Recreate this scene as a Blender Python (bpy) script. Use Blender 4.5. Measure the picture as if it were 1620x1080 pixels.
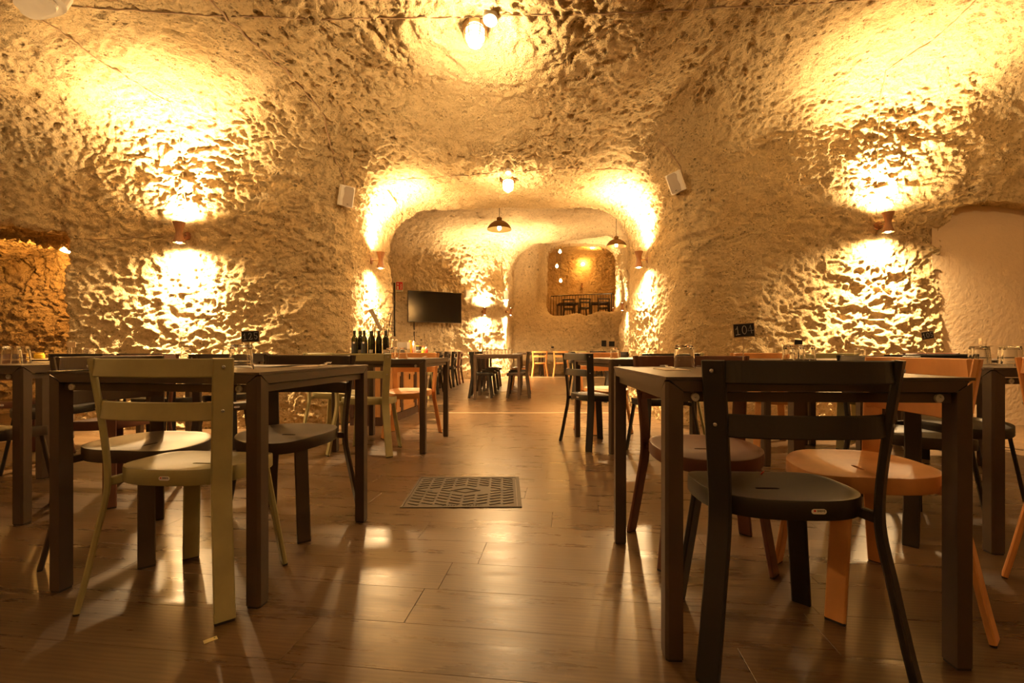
import bpy, math, random
import numpy as np
from mathutils import Vector, Matrix

for _o in list(bpy.data.objects):
    bpy.data.objects.remove(_o, do_unlink=True)
scene = bpy.context.scene
COL = scene.collection
random.seed(7)

# ------------------------------------------------------------------ camera, world, exposure
F, CX, HZ, EYE = 725.0, 810.0, 554.0, 0.82          # focal length (px), centre x, horizon y, eye height
cam_d = bpy.data.cameras.new('camera')
cam_d.sensor_width = 36.0
cam_d.lens = 36.0 * F / 1620.0
cam_d.shift_y = (HZ - 540.0) / 1620.0
cam_d.clip_start = 0.05
cam = bpy.data.objects.new('camera', cam_d)
COL.objects.link(cam)
cam.location = (0, 0, EYE)
cam.rotation_euler = (math.pi / 2, 0, 0)
scene.camera = cam
world = bpy.data.worlds.new('world')
world.use_nodes = True
world.node_tree.nodes['Background'].inputs[0].default_value = (0.002, 0.0015, 0.001, 1)
scene.world = world
vs = scene.view_settings
vs.view_transform = 'Standard'
vs.look = 'None'
vs.gamma = 1.0
vs.exposure = 0.42
vs.use_curve_mapping = False
scene.cycles.use_denoising = True
scene.cycles.sample_clamp_indirect = 8.0
scene.cycles.caustics_reflective = False
scene.cycles.max_bounces = 10
scene.cycles.diffuse_bounces = 5

WARM = (1.0, 0.64, 0.295)
AMBER = (1.0, 0.46, 0.09)
P_SCONCE = 820.0          # each of the two beams of a sconce
P_CEIL = 48.0
P_PEND = 150.0

# ------------------------------------------------------------------ helpers
def at_floor(px, py):
    y = F * EYE / (py - HZ)
    return ((px - CX) / F * y, y)

def tag(o, label=None, cat=None, group=None, kind=None):
    if label: o['label'] = label
    if cat: o['category'] = cat
    if group: o['group'] = group
    if kind: o['kind'] = kind
    return o

def thing(name, label, cat, loc=(0, 0, 0), rz=0.0, group=None):
    o = bpy.data.objects.new(name, None)
    COL.objects.link(o)
    o.empty_display_size = 0.1
    o.location = loc
    o.rotation_euler = (0, 0, rz)
    return tag(o, label, cat, group)

def put(name, me, parent=None, loc=None):
    o = bpy.data.objects.new(name, me)
    COL.objects.link(o)
    if parent is not None: o.parent = parent
    if loc is not None: o.location = loc
    return o

class MB:
    def __init__(s): s.v = []; s.f = []
    def add(s, vs_, fs):
        n = len(s.v); s.v += [tuple(p) for p in vs_]
        s.f += [tuple(i + n for i in f) for f in fs]; return s
    def box(s, x0, x1, y0, y1, z0, z1):
        return s.add([(x0,y0,z0),(x1,y0,z0),(x1,y1,z0),(x0,y1,z0),(x0,y0,z1),(x1,y0,z1),(x1,y1,z1),(x0,y1,z1)],
                     [(3,2,1,0),(4,5,6,7),(0,1,5,4),(1,2,6,5),(2,3,7,6),(3,0,4,7)])
    def prism(s, poly, z0, z1):
        n = len(poly)
        b = [(p[0], p[1], z0 if not hasattr(z0, '__len__') else z0[i]) for i, p in enumerate(poly)]
        t = [(p[0], p[1], z1 if not hasattr(z1, '__len__') else z1[i]) for i, p in enumerate(poly)]
        return s.add(b + t, [tuple(range(n - 1, -1, -1)), tuple(range(n, 2 * n))] +
                     [(i, (i + 1) % n, n + (i + 1) % n, n + i) for i in range(n)])
    def lathe(s, prof, n=24, cap0=True, cap1=True, loc=(0, 0, 0)):
        vv = []
        for r, z in prof:
            for k in range(n):
                a = 2 * math.pi * k / n
                vv.append((loc[0] + r * math.cos(a), loc[1] + r * math.sin(a), loc[2] + z))
        ff = []
        for i in range(len(prof) - 1):
            for k in range(n):
                k2 = (k + 1) % n
                ff.append((i * n + k, i * n + k2, (i + 1) * n + k2, (i + 1) * n + k))
        if cap0: ff.append(tuple(range(n - 1, -1, -1)))
        if cap1: ff.append(tuple(range((len(prof) - 1) * n, len(prof) * n)))
        return s.add(vv, ff)
    def tube(s, pts, r, n=8, caps=True):
        pts = [Vector(p) for p in pts]
        ref = None; vv = []
        for i, p in enumerate(pts):
            a = pts[max(i - 1, 0)]; b = pts[min(i + 1, len(pts) - 1)]
            d = (b - a)
            d = d.normalized() if d.length > 1e-9 else Vector((0, 0, 1))
            if ref is None: ref = d.orthogonal().normalized()
            u = (ref - d * ref.dot(d))
            u = u.normalized() if u.length > 1e-6 else d.orthogonal().normalized()
            ref = u; w = d.cross(u)
            rr = r[i] if hasattr(r, '__len__') else r
            for k in range(n):
                t = 2 * math.pi * k / n
                vv.append(p + u * (rr * math.cos(t)) + w * (rr * math.sin(t)))
        ff = []
        for i in range(len(pts) - 1):
            for k in range(n):
                k2 = (k + 1) % n
                ff.append((i * n + k, i * n + k2, (i + 1) * n + k2, (i + 1) * n + k))
        if caps:
            ff.append(tuple(range(n - 1, -1, -1))); ff.append(tuple(range((len(pts) - 1) * n, len(pts) * n)))
        return s.add(vv, ff)
    def band(s, pts, widths, normals, width, thick, ch=0.003):
        """sweep of a flat bar with chamfered edges; widths = width direction at each point, normals = thickness direction"""
        vv = []; hw = width / 2; ht = thick / 2
        sec = [(-hw + ch, -ht), (hw - ch, -ht), (hw, -ht + ch), (hw, ht - ch), (hw - ch, ht), (-hw + ch, ht), (-hw, ht - ch), (-hw, -ht + ch)]
        for p, w, nn in zip(pts, widths, normals):
            p = Vector(p); w = Vector(w); nn = Vector(nn)
            for a, b in sec: vv.append(p + w * a + nn * b)
        ff = []; n = 8
        for i in range(len(pts) - 1):
            for k in range(n):
                k2 = (k + 1) % n
                ff.append((i * n + k, i * n + k2, (i + 1) * n + k2, (i + 1) * n + k))
        ff.append(tuple(range(n - 1, -1, -1))); ff.append(tuple(range((len(pts) - 1) * n, len(pts) * n)))
        return s.add(vv, ff)
    def xf(s, m):
        s.v = [tuple(m @ Vector(p)) for p in s.v]; return s
    def mesh(s, name, mat=None, smooth=False, angle=None):
        me = bpy.data.meshes.new(name)
        me.from_pydata(s.v, [], s.f)
        if mat: me.materials.append(mat)
        if smooth:
            me.polygons.foreach_set('use_smooth', [True] * len(me.polygons))
            if angle: me.set_sharp_from_angle(angle=math.radians(angle))
        me.update()
        return me
    def obj(s, name, mat, parent=None, smooth=False, loc=None, angle=None):
        return put(name, s.mesh(name, mat, smooth, angle), parent, loc)

def catmull(pts, n=6):
    P = [Vector(p) for p in pts]; P = [P[0] * 2 - P[1]] + P + [P[-1] * 2 - P[-2]]
    out = []
    for i in range(1, len(P) - 2):
        for k in range(n):
            t = k / n
            out.append(0.5 * ((2 * P[i]) + (P[i + 1] - P[i - 1]) * t + (2 * P[i - 1] - 5 * P[i] + 4 * P[i + 1] - P[i + 2]) * t * t
                              + (3 * P[i] - P[i - 1] - 3 * P[i + 1] + P[i + 2]) * t ** 3))
    out.append(P[-2]); return out

# ------------------------------------------------------------------ materials
class NT:
    def __init__(s, name):
        s.m = bpy.data.materials.new(name); s.m.use_nodes = True
        s.t = s.m.node_tree; s.t.nodes.clear()
        s.out = s.t.nodes.new('ShaderNodeOutputMaterial')
        s.b = s.t.nodes.new('ShaderNodeBsdfPrincipled')
        s.t.links.new(s.b.outputs[0], s.out.inputs[0])
    def n(s, ty, **kw):
        nd = s.t.nodes.new('ShaderNode' + ty)
        for k, v in kw.items():
            if k.startswith('i_'):
                key = k[2:].replace('_', ' ')
                nd.inputs[int(key) if key.isdigit() else key].default_value = v
            else: setattr(nd, k, v)
        return nd
    def l(s, a, b): s.t.links.new(a, b)
    def ramp(s, fac, stops):
        r = s.n('ValToRGB'); e = r.color_ramp.elements
        while len(e) < len(stops): e.new(0.5)
        for k, (p, c) in enumerate(stops):
            e[k].position = p; e[k].color = (*c, 1) if len(c) == 3 else c
        s.l(fac, r.inputs[0]); return r.outputs[0]
    def noise(s, vec, scale, detail=4, rough=0.55):
        nd = s.n('TexNoise'); nd.inputs['Scale'].default_value = scale
        nd.inputs['Detail'].default_value = detail; nd.inputs['Roughness'].default_value = rough
        if vec is not None: s.l(vec, nd.inputs['Vector'])
        return nd.outputs[0]
    def bump(s, h, strength, dist, prev=None):
        b = s.n('Bump'); b.inputs['Strength'].default_value = strength; b.inputs['Distance'].default_value = dist
        s.l(h, b.inputs['Height'])
        if prev is not None: s.l(prev, b.inputs['Normal'])
        return b.outputs[0]
    def mixc(s, fac, a, b, mode='MIX'):
        m = s.n('Mix', data_type='RGBA', blend_type=mode)
        for sock, v in ((m.inputs[0], fac), (m.inputs[6], a), (m.inputs[7], b)):
            if hasattr(v, 'is_linked'): s.l(v, sock)
            elif hasattr(v, '__len__'): sock.default_value = (*v, 1) if len(v) == 3 else v
            else: sock.default_value = v
        return m.outputs[2]
    def math(s, op, a, b=0.0):
        m = s.n('Math', operation=op)
        for sock, v in ((m.inputs[0], a), (m.inputs[1], b)):
            if hasattr(v, 'is_linked'): s.l(v, sock)
            else: sock.default_value = v
        return m.outputs[0]

def stone_mat(name, c_light, c_mid, c_dark, fine=1.0, sc=1.0):
    t = NT(name)
    pos = t.n('NewGeometry').outputs['Position']
    n1 = t.noise(pos, 1.6, 5, 0.6); n2 = t.noise(pos, 7.0 * sc, 6, 0.65); n3 = t.noise(pos, 40.0 * sc, 3, 0.6)
    col = t.ramp(n1, [(0.32, c_mid), (0.62, c_light)])
    spots = t.ramp(n2, [(0.30, (1, 1, 1)), (0.43, (0, 0, 0))])
    col = t.mixc(t.math('MULTIPLY', spots, 0.38), col, c_dark)
    mott = t.noise(pos, 32.0 * sc, 5, 0.70)
    col = t.mixc(t.ramp(mott, [(0.32, (0.55,) * 3), (0.50, (0.0,) * 3)]), col, c_dark)
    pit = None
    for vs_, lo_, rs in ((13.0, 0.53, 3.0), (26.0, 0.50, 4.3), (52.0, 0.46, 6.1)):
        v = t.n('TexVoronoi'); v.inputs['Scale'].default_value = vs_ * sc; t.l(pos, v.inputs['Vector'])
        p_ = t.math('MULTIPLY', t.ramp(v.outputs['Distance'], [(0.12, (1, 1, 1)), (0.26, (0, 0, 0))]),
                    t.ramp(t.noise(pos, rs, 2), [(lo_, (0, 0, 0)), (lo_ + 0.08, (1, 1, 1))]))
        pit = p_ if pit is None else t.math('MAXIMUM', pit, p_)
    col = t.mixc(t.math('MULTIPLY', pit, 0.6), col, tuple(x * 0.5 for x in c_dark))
    t.l(col, t.b.inputs['Base Color'])
    t.b.inputs['Roughness'].default_value = 0.92
    t.b.inputs['Specular IOR Level'].default_value = 0.15
    rid = t.math('ABSOLUTE', t.math('SUBTRACT', t.noise(pos, 11.0, 7, 0.68), 0.5))
    nb = t.bump(rid, 0.9 * fine, 0.09)
    nb = t.bump(mott, 0.6 * fine, 0.04, nb)
    nb = t.bump(n3, 0.6 * fine, 0.025, nb)
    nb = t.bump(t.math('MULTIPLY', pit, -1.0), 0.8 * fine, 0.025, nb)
    t.l(nb, t.b.inputs['Normal'])
    return t.m

def coat_mat(name, col, rough=0.42, grain=0.12):
    t = NT(name)
    pos = t.n('TexCoord').outputs['Object']
    n = t.noise(pos, 900.0, 1, 0.5); w = t.noise(pos, 9.0, 4)
    t.l(t.mixc(t.ramp(w, [(0.35, (0, 0, 0)), (0.7, (1, 1, 1))]), tuple(c * 0.88 for c in col), tuple(min(c * 1.1, 1) for c in col)), t.b.inputs['Base Color'])
    t.b.inputs['Roughness'].default_value = rough
    t.l(t.bump(n, grain, 0.0006), t.b.inputs['Normal'])
    return t.m

def plain(name, col, rough=0.5, metal=0.0, emit=None, estr=0.0):
    t = NT(name)
    pos = t.n('TexCoord').outputs['Object']
    w = t.noise(pos, 14.0, 3)
    t.l(t.mixc(w, tuple(c * 0.9 for c in col), tuple(min(1, c * 1.08) for c in col)), t.b.inputs['Base Color'])
    t.b.inputs['Roughness'].default_value = rough
    t.b.inputs['Metallic'].default_value = metal
    if emit:
        t.b.inputs['Emission Color'].default_value = (*emit, 1)
        t.b.inputs['Emission Strength'].default_value = estr
    return t.m

def glass_mat(name, col=(1, 1, 1), rough=0.02):
    t = NT(name)
    t.b.inputs['Base Color'].default_value = (*col, 1)
    t.b.inputs['Transmission Weight'].default_value = 1.0
    t.b.inputs['Roughness'].default_value = rough
    t.b.inputs['IOR'].default_value = 1.47
    return t.m

def wood_mat(name, c0, c1, scale=1.0, rough=0.4, axis=(1.5, 18, 18)):
    t = NT(name)
    mp = t.n('Mapping'); mp.inputs['Scale'].default_value = axis
    t.l(t.n('TexCoord').outputs['Object'], mp.inputs[0])
    g = t.noise(mp.outputs[0], 2.2 * scale, 6, 0.6); g2 = t.noise(mp.outputs[0], 11 * scale, 3)
    t.l(t.ramp(t.math('ADD', t.math('MULTIPLY', g, 0.75), t.math('MULTIPLY', g2, 0.25)), [(0.33, c0), (0.66, c1)]), t.b.inputs['Base Color'])
    t.b.inputs['Roughness'].default_value = rough
    t.l(t.bump(g2, 0.2, 0.002), t.b.inputs['Normal'])
    return t.m

def floor_mat():
    t = NT('laminate_floor')
    geo = t.n('NewGeometry'); oi = t.n('ObjectInfo')
    rnd = t.math('FRACT', t.math('ADD', geo.outputs['Random Per Island'], oi.outputs['Random']))
    rot = t.n('VectorRotate', rotation_type='Z_AXIS'); rot.inputs['Angle'].default_value = math.radians(7)
    t.l(geo.outputs['Position'], rot.inputs['Vector'])
    cmb = t.n('CombineXYZ')
    t.l(t.math('MULTIPLY', rnd, 37.0), cmb.inputs[0]); t.l(t.math('MULTIPLY', rnd, 91.0), cmb.inputs[1]); t.l(t.math('MULTIPLY', rnd, 11.0), cmb.inputs[2])
    va = t.n('VectorMath', operation='ADD'); t.l(rot.outputs[0], va.inputs[0]); t.l(cmb.outputs[0], va.inputs[1])
    mp = t.n('Mapping'); mp.inputs['Scale'].default_value = (1.1, 9.0, 1.0); t.l(va.outputs[0], mp.inputs[0])
    g = t.noise(mp.outputs[0], 1.9, 8, 0.66)
    mp2 = t.n('Mapping'); mp2.inputs['Scale'].default_value = (4.0, 44.0, 1.0); t.l(va.outputs[0], mp2.inputs[0])
    fine = t.noise(mp2.outputs[0], 2.5, 4, 0.6)
    # cathedral figure: rings of a wave distorted by noise
    mp3 = t.n('Mapping'); mp3.inputs['Scale'].default_value = (0.9, 6.0, 1.0); t.l(va.outputs[0], mp3.inputs[0])
    wv = t.n('TexWave', wave_type='RINGS'); wv.inputs['Scale'].default_value = 3.4; wv.inputs['Distortion'].default_value = 7.0
    wv.inputs['Detail'].default_value = 3.0; wv.inputs['Detail Scale'].default_value = 1.4; t.l(mp3.outputs[0], wv.inputs['Vector'])
    mix = t.math('ADD', t.math('MULTIPLY', g, 0.66), t.math('ADD', t.math('MULTIPLY', fine, 0.16), t.math('MULTIPLY', wv.outputs['Fac'], 0.18)))
    c = t.ramp(mix, [(0.20, (0.060, 0.033, 0.0145)), (0.44, (0.088, 0.050, 0.022)), (0.58, (0.118, 0.069, 0.031)), (0.78, (0.165, 0.101, 0.049))])
    c = t.mixc(t.math('MULTIPLY', rnd, 0.35), c, (0.085, 0.055, 0.031))
    t.l(c, t.b.inputs['Base Color'])
    t.l(t.ramp(g, [(0.3, (0.24,) * 3), (0.7, (0.36,) * 3)]), t.b.inputs['Roughness'])
    t.b.inputs['Specular IOR Level'].default_value = 0.5
    nb = t.bump(fine, 0.10, 0.002)
    nb = t.bump(t.noise(geo.outputs['Position'], 2.2, 2), 0.10, 0.02, nb)
    t.l(nb, t.b.inputs['Normal'])
    return t.m

M = {}
M['stone'] = stone_mat('tufa_stone', (0.82, 0.65, 0.375), (0.72, 0.545, 0.29), (0.45, 0.32, 0.17))
M['stone_far'] = stone_mat('pale_tufa_stone', (0.81, 0.67, 0.44), (0.71, 0.57, 0.36), (0.46, 0.35, 0.22), 1.0, 0.45)
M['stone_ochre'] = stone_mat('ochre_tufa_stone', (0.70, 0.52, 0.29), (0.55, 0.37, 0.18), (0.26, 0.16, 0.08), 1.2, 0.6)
M['floor'] = floor_mat()
M['subfloor'] = plain('dark_underlay', (0.07, 0.045, 0.028), 0.9)
M['brown'] = coat_mat('brown_powder_coat', (0.066, 0.042, 0.026))
M['green'] = coat_mat('olive_green_powder_coat', (0.38, 0.345, 0.165), 0.45)
M['orange'] = coat_mat('orange_powder_coat', (0.66, 0.31, 0.10), 0.45)
M['red'] = coat_mat('red_brown_powder_coat', (0.140, 0.055, 0.034), 0.42)
M['dark'] = coat_mat('dark_brown_powder_coat', (0.048, 0.031, 0.020), 0.42)
M['black'] = coat_mat('black_powder_coat', (0.014, 0.012, 0.011), 0.40)
M['cap'] = plain('black_plastic', (0.012, 0.012, 0.012), 0.6)
M['steel'] = plain('screw_steel', (0.55, 0.52, 0.48), 0.35, 0.9)
M['washer'] = plain('pale_plastic_washer', (0.50, 0.46, 0.38), 0.5)
M['label_white'] = plain('white_sticker', (0.80, 0.78, 0.74), 0.4)
M['red_ink'] = plain('red_ink', (0.62, 0.02, 0.015), 0.5)
M['black_ink'] = plain('black_ink', (0.01, 0.01, 0.01), 0.6)
M['glass'] = glass_mat('clear_glass')
M['bottle'] = glass_mat('dark_bottle_glass', (0.05, 0.06, 0.02), 0.05)
M['chalkboard'] = plain('chalkboard', (0.012, 0.011, 0.011), 0.8)
M['chalk'] = plain('chalk', (0.62, 0.60, 0.57), 0.9)
M['pale_wood'] = wood_mat('pale_wood', (0.55, 0.38, 0.20), (0.68, 0.50, 0.29), 3.0, 0.6)
M['sconce_wood'] = wood_mat('sconce_wood', (0.20, 0.085, 0.035), (0.32, 0.15, 0.065), 4.0, 0.5, (18, 18, 2))
M['cab_wood'] = wood_mat('cabinet_wood', (0.30, 0.135, 0.04), (0.48, 0.24, 0.08), 2.0, 0.42, (14, 14, 1.6))
M['cab_dark'] = wood_mat('cabinet_dark_wood', (0.035, 0.016, 0.010), (0.075, 0.035, 0.02), 2.0, 0.4, (14, 14, 1.6))
M['white_plastic'] = plain('white_plastic', (0.74, 0.71, 0.64), 0.45)
M['grille'] = plain('speaker_grille', (0.42, 0.37, 0.31), 0.75)
M['bulb'] = plain('lit_bulb', (1, 0.9, 0.7), 0.4, 0, (1.0, 0.80, 0.48), 40.0)
M['globe'] = plain('lit_frosted_globe', (1, 0.9, 0.7), 0.4, 0, (1.0, 0.76, 0.40), 5.0)
M['amber_bulb'] = plain('lit_amber_bulb', (1, 0.8, 0.5), 0.4, 0, (1.0, 0.62, 0.22), 40.0)
M['brass'] = plain('aged_brass', (0.42, 0.25, 0.10), 0.38, 0.85)
M['brass_in'] = plain('gilt_shade_inside', (0.70, 0.46, 0.18), 0.35, 0.7)
M['cable'] = plain('tan_cable', (0.36, 0.24, 0.13), 0.7)
M['black_cable'] = plain('black_conduit', (0.02, 0.017, 0.015), 0.6)
M['screen'] = plain('tv_screen', (0.006, 0.006, 0.007), 0.12)
M['tv_frame'] = plain('tv_frame', (0.012, 0.012, 0.012), 0.35)
M['sign_red'] = plain('sign_red', (0.60, 0.015, 0.012), 0.45)
M['sign_pale'] = plain('sign_pale', (0.72, 0.72, 0.58), 0.5)
M['iron'] = coat_mat('cast_iron', (0.060, 0.042, 0.024), 0.6, 0.5)
M['paper'] = plain('paper_mat', (0.62, 0.62, 0.66), 0.8)
M['napkin'] = plain('paper_napkin', (0.66, 0.56, 0.42), 0.9)
M['wire'] = plain('black_wire', (0.015, 0.014, 0.013), 0.4, 0.6)
M['sauce_red'] = plain('red_sauce', (0.55, 0.04, 0.02), 0.35)
M['sauce_yellow'] = plain('yellow_sauce', (0.80, 0.50, 0.04), 0.35)
M['plaster'] = None

def plaster_mat():
    t = NT('cream_plaster')
    pos = t.n('NewGeometry').outputs['Position']
    t.l(t.mixc(t.noise(pos, 2.0, 3), (0.66, 0.51, 0.33), (0.72, 0.57, 0.38)), t.b.inputs['Base Color'])
    t.b.inputs['Roughness'].default_value = 0.8
    t.l(t.bump(t.noise(pos, 26.0, 3, 0.5), 0.5, 0.012), t.b.inputs['Normal'])
    return t.m
M['plaster'] = plaster_mat()

# ------------------------------------------------------------------ the cave: one distance field, meshed with surface nets
def sm(a, b, k):
    h = np.maximum(k - np.abs(a - b), 0) / k
    return np.minimum(a, b) - h * h * (k * 0.25)
def sx(a, b, k): return -sm(-a, -b, k)
def sstep(a, b, x):
    t = np.clip((x - a) / (b - a), 0, 1); return t * t * (3 - 2 * t)

ROOM2 = [(-4.2, 6.85), (3.0, 6.85), (3.0, 11.4), (3.36, 14.2), (4.3, 14.5), (4.3, 16.1), (0.10, 15.78),
         (-0.27, 13.62), (-1.25, 13.08), (-2.9, 12.24), (-4.2, 11.6)]
def polysd(x, y, pts):
    d = np.full(x.shape, 1e9, np.float32); ins = np.zeros(x.shape, bool)
    n = len(pts)
    for i in range(n):
        ax, ay = pts[i]; bx, by = pts[(i + 1) % n]
        ex, ey = bx - ax, by - ay
        t = np.clip(((x - ax) * ex + (y - ay) * ey) / (ex * ex + ey * ey), 0, 1)
        dx = x - ax - ex * t; dy = y - ay - ey * t
        d = np.minimum(d, dx * dx + dy * dy)
        c = ((ay > y) != (by > y))
        if abs(ey) > 1e-9: ins ^= c & (x < ex * (y - ay) / ey + ax)
    d = np.sqrt(d)
    return np.where(ins, -d, d)

def passage(x, y, z):
    return np.maximum(sx(np.abs(x + 0.025) - 1.795, z - 2.93, 0.75), np.maximum(4.0 - y, y - 7.4))
def field_near(x, y, z):
    zc = 3.52 + 0.06 * x - 0.40 * sstep(2.0, 5.3, y) * np.exp(-(x / 2.2) ** 2) + 0.10 * np.sin(x * 1.3 + 0.6) * np.cos(y * 0.9)
    yf = 4.97 + np.minimum(0, 0.12 * (x + 1.8)) - 0.17 * sstep(4.2, 4.8, x) * sstep(2.1, 2.35, z)
    dxy = np.maximum(np.maximum(np.abs(x) - 6.5, y - yf), -(y + 4.2))
    d = sx(dxy, z - zc, 0.7)
    d = sm(d, passage(x, y, z), 0.42)
    alc = sx(np.maximum(np.abs(x + 6.05) - 1.53, np.abs(y - 4.95) - 1.05), z - 2.12 - 0.08 * np.sin(x * 3), 0.10)
    d = sm(d, alc, 0.07)
    rec = np.maximum(np.maximum(np.abs(x - 6.05) - 1.31, y - 5.12), z - 2.30 - 0.05 * np.sin(x * 4.0))
    d = sm(d, np.maximum(rec, 4.0 - y), 0.06)
    r2 = np.maximum(np.maximum(np.abs(x + 0.6) - 3.6, 6.85 - y), z - 4.2)
    return np.minimum(d, r2)
def field_far(x, y, z):
    zc = 4.18 + 0.10 * x
    d = sx(polysd(x, y, ROOM2), z - zc, 0.9)
    d = np.minimum(d, passage(x, y, z))
    sill = 2.14 + 0.10 * np.sin(x * 2.3 + 0.4) - 0.16 * np.exp(-((x - 2.75) / 0.35) ** 2)
    lx = 1.00 - x + 0.26 * np.maximum(y - 16.2, 0)
    win = np.maximum(sx(sx(np.maximum(lx, x - 3.98), z - 4.86, 0.7), sill - z, 0.5), np.maximum(15.0 - y, y - 19.0))
    d = sm(d, win, 0.55)
    up = np.maximum(sx(np.maximum(np.abs(x - 2.9) - 3.3, np.abs(y - 20.0) - 2.4), z - 5.3, 1.2), 2.03 - z)
    return np.minimum(d, up)

def hash01(ix, iy, iz, seed):
    n = (ix.astype(np.uint32) * np.uint32(374761393) + iy.astype(np.uint32) * np.uint32(668265263)
         + iz.astype(np.uint32) * np.uint32(2147483647 - 96) + np.uint32(seed * 7919 + 13))
    n = (n ^ (n >> np.uint32(13))) * np.uint32(1274126177)
    n = (n ^ (n >> np.uint32(16))) * np.uint32(2246822519)
    n ^= n >> np.uint32(13)
    return n.astype(np.float32) * np.float32(2.0 / 4294967295.0) - 1.0
def vnoise(p, scale, seed):
    c, s_ = math.cos(seed * 1.7), math.sin(seed * 1.7)
    x = (p[:, 0] * c - p[:, 1] * s_) / scale + 100.3; y = (p[:, 0] * s_ + p[:, 1] * c) / scale + 100.7; z = p[:, 2] / scale + 50.1 + 0.37 * x
    ix = np.floor(x); iy = np.floor(y); iz = np.floor(z)
    fx = x - ix; fy = y - iy; fz = z - iz
    ix = ix.astype(np.int64); iy = iy.astype(np.int64); iz = iz.astype(np.int64)
    u = fx * fx * fx * (fx * (fx * 6 - 15) + 10); v = fy * fy * fy * (fy * (fy * 6 - 15) + 10); w = fz * fz * fz * (fz * (fz * 6 - 15) + 10)
    r = 0
    for a in (0, 1):
        for b in (0, 1):
            for c2 in (0, 1):
                r = r + hash01(ix + a, iy + b, iz + c2, seed) * (u if a else 1 - u) * (v if b else 1 - v) * (w if c2 else 1 - w)
    return r
def rock(p):
    n = 0.060 * vnoise(p, 1.3, 1) + 0.028 * vnoise(p, 0.52, 2)
    rough = np.clip(0.74 + 0.7 * vnoise(p, 1.1, 9), 0.55, 1.25)
    q = p * np.array((1.0, 1.0, 1.45))
    q = q + 0.05 * np.stack([vnoise(q, 0.16, 11), vnoise(q, 0.16, 12), vnoise(q, 0.16, 13)], 1)
    chip = (0.026 * (np.abs(vnoise(q, 0.25, 3)) - 0.35) + 0.030 * (np.abs(vnoise(q, 0.125, 4)) - 0.35)
            + 0.026 * (np.abs(vnoise(q, 0.064, 6)) - 0.35) + 0.014 * vnoise(q, 0.034, 5))
    return n + chip * rough

def surface_nets(f, org, h):
    s = f < 0
    nx, ny, nz = f.shape
    c = np.zeros((nx - 1, ny - 1, nz - 1), np.uint8)
    for a in (0, 1):
        for b in (0, 1):
            for d in (0, 1):
                c += s[a:nx - 1 + a, b:ny - 1 + b, d:nz - 1 + d]
    act = (c > 0) & (c < 8)
    idx = np.full(act.shape, -1, np.int64)
    cells = np.argwhere(act); idx[act] = np.arange(len(cells))
    pos = np.zeros((len(cells), 3)); cnt = np.zeros(len(cells))
    cor = [(a, b, d) for a in (0, 1) for b in (0, 1) for d in (0, 1)]
    for p in cor:
        for q in cor:
            if p < q and sum(abs(i - j) for i, j in zip(p, q)) == 1:
                fa = f[cells[:, 0] + p[0], cells[:, 1] + p[1], cells[:, 2] + p[2]]
                fb = f[cells[:, 0] + q[0], cells[:, 1] + q[1], cells[:, 2] + q[2]]
                m = (fa < 0) != (fb < 0)
                t = np.where(m, fa / np.where(m, fa - fb, 1), 0)
                for k in range(3): pos[m, k] += (p[k] + t * (q[k] - p[k]))[m]
                cnt[m] += 1
    v = (cells + pos / cnt[:, None]) * h + np.array(org)
    quads = []
    for ax in range(3):
        o1, o2 = (ax + 1) % 3, (ax + 2) % 3
        sl0 = [slice(None)] * 3; sl1 = [slice(None)] * 3
        sl0[ax] = slice(0, -1); sl1[ax] = slice(1, None)
        a = s[tuple(sl0)]; b = s[tuple(sl1)]
        e = np.argwhere(a != b)
        sh = np.array(act.shape)
        ok = (e[:, o1] >= 1) & (e[:, o1] < sh[o1]) & (e[:, o2] >= 1) & (e[:, o2] < sh[o2])
        e = e[ok]
        def cid(d1, d2):
            g = e.copy(); g[:, o1] += d1; g[:, o2] += d2
            return idx[g[:, 0], g[:, 1], g[:, 2]]
        q = np.stack([cid(-1, -1), cid(0, -1), cid(0, 0), cid(-1, 0)], 1)
        flip = ~a[e[:, 0], e[:, 1], e[:, 2]]
        q = np.where(flip[:, None], q, q[:, ::-1])
        quads.append(q)
    return v, np.concatenate(quads)

def subdivide(v, q):
    e = np.stack([q, np.roll(q, -1, 1)], 2).reshape(-1, 2)
    lo = e.min(1); hi = e.max(1)
    uniq, inv = np.unique(lo * np.int64(len(v)) + hi, return_inverse=True)
    mid = (v[uniq // len(v)] + v[uniq % len(v)]) * 0.5
    cen = v[q].mean(1)
    inv = inv.reshape(-1, 4) + len(v)
    c = np.arange(len(q)) + len(v) + len(mid)
    nv = np.concatenate([v, mid, cen])
    nq = np.concatenate([np.stack([q[:, k], inv[:, k], c, inv[:, (k + 3) % 4]], 1) for k in range(4)])
    return nv, nq
def grad(fn, v):
    h = 0.01; g = 0
    for k in ((1, -1, -1), (-1, -1, 1), (-1, 1, -1), (1, 1, 1)):
        k = np.array(k); w = v + k * h
        g = g + k[None, :] * fn(w[:, 0], w[:, 1], w[:, 2])[:, None]
    return g / np.maximum(np.linalg.norm(g, axis=1), 1e-9)[:, None]
def project(fn, v):
    for _ in range(2):
        v = v - grad(fn, v) * fn(v[:, 0], v[:, 1], v[:, 2])[:, None] * 0.9
    return v

def grid_field(fn, lo, hi, h):
    ax = [np.arange(lo[k], hi[k] + h, h, dtype=np.float32) for k in range(3)]
    out = np.empty([len(a) for a in ax], np.float32)
    for i0 in range(0, len(ax[0]), 24):
        X, Y, Z = np.meshgrid(ax[0][i0:i0 + 24], ax[1], ax[2], indexing='ij')
        out[i0:i0 + 24] = fn(X, Y, Z)
    return out

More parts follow.
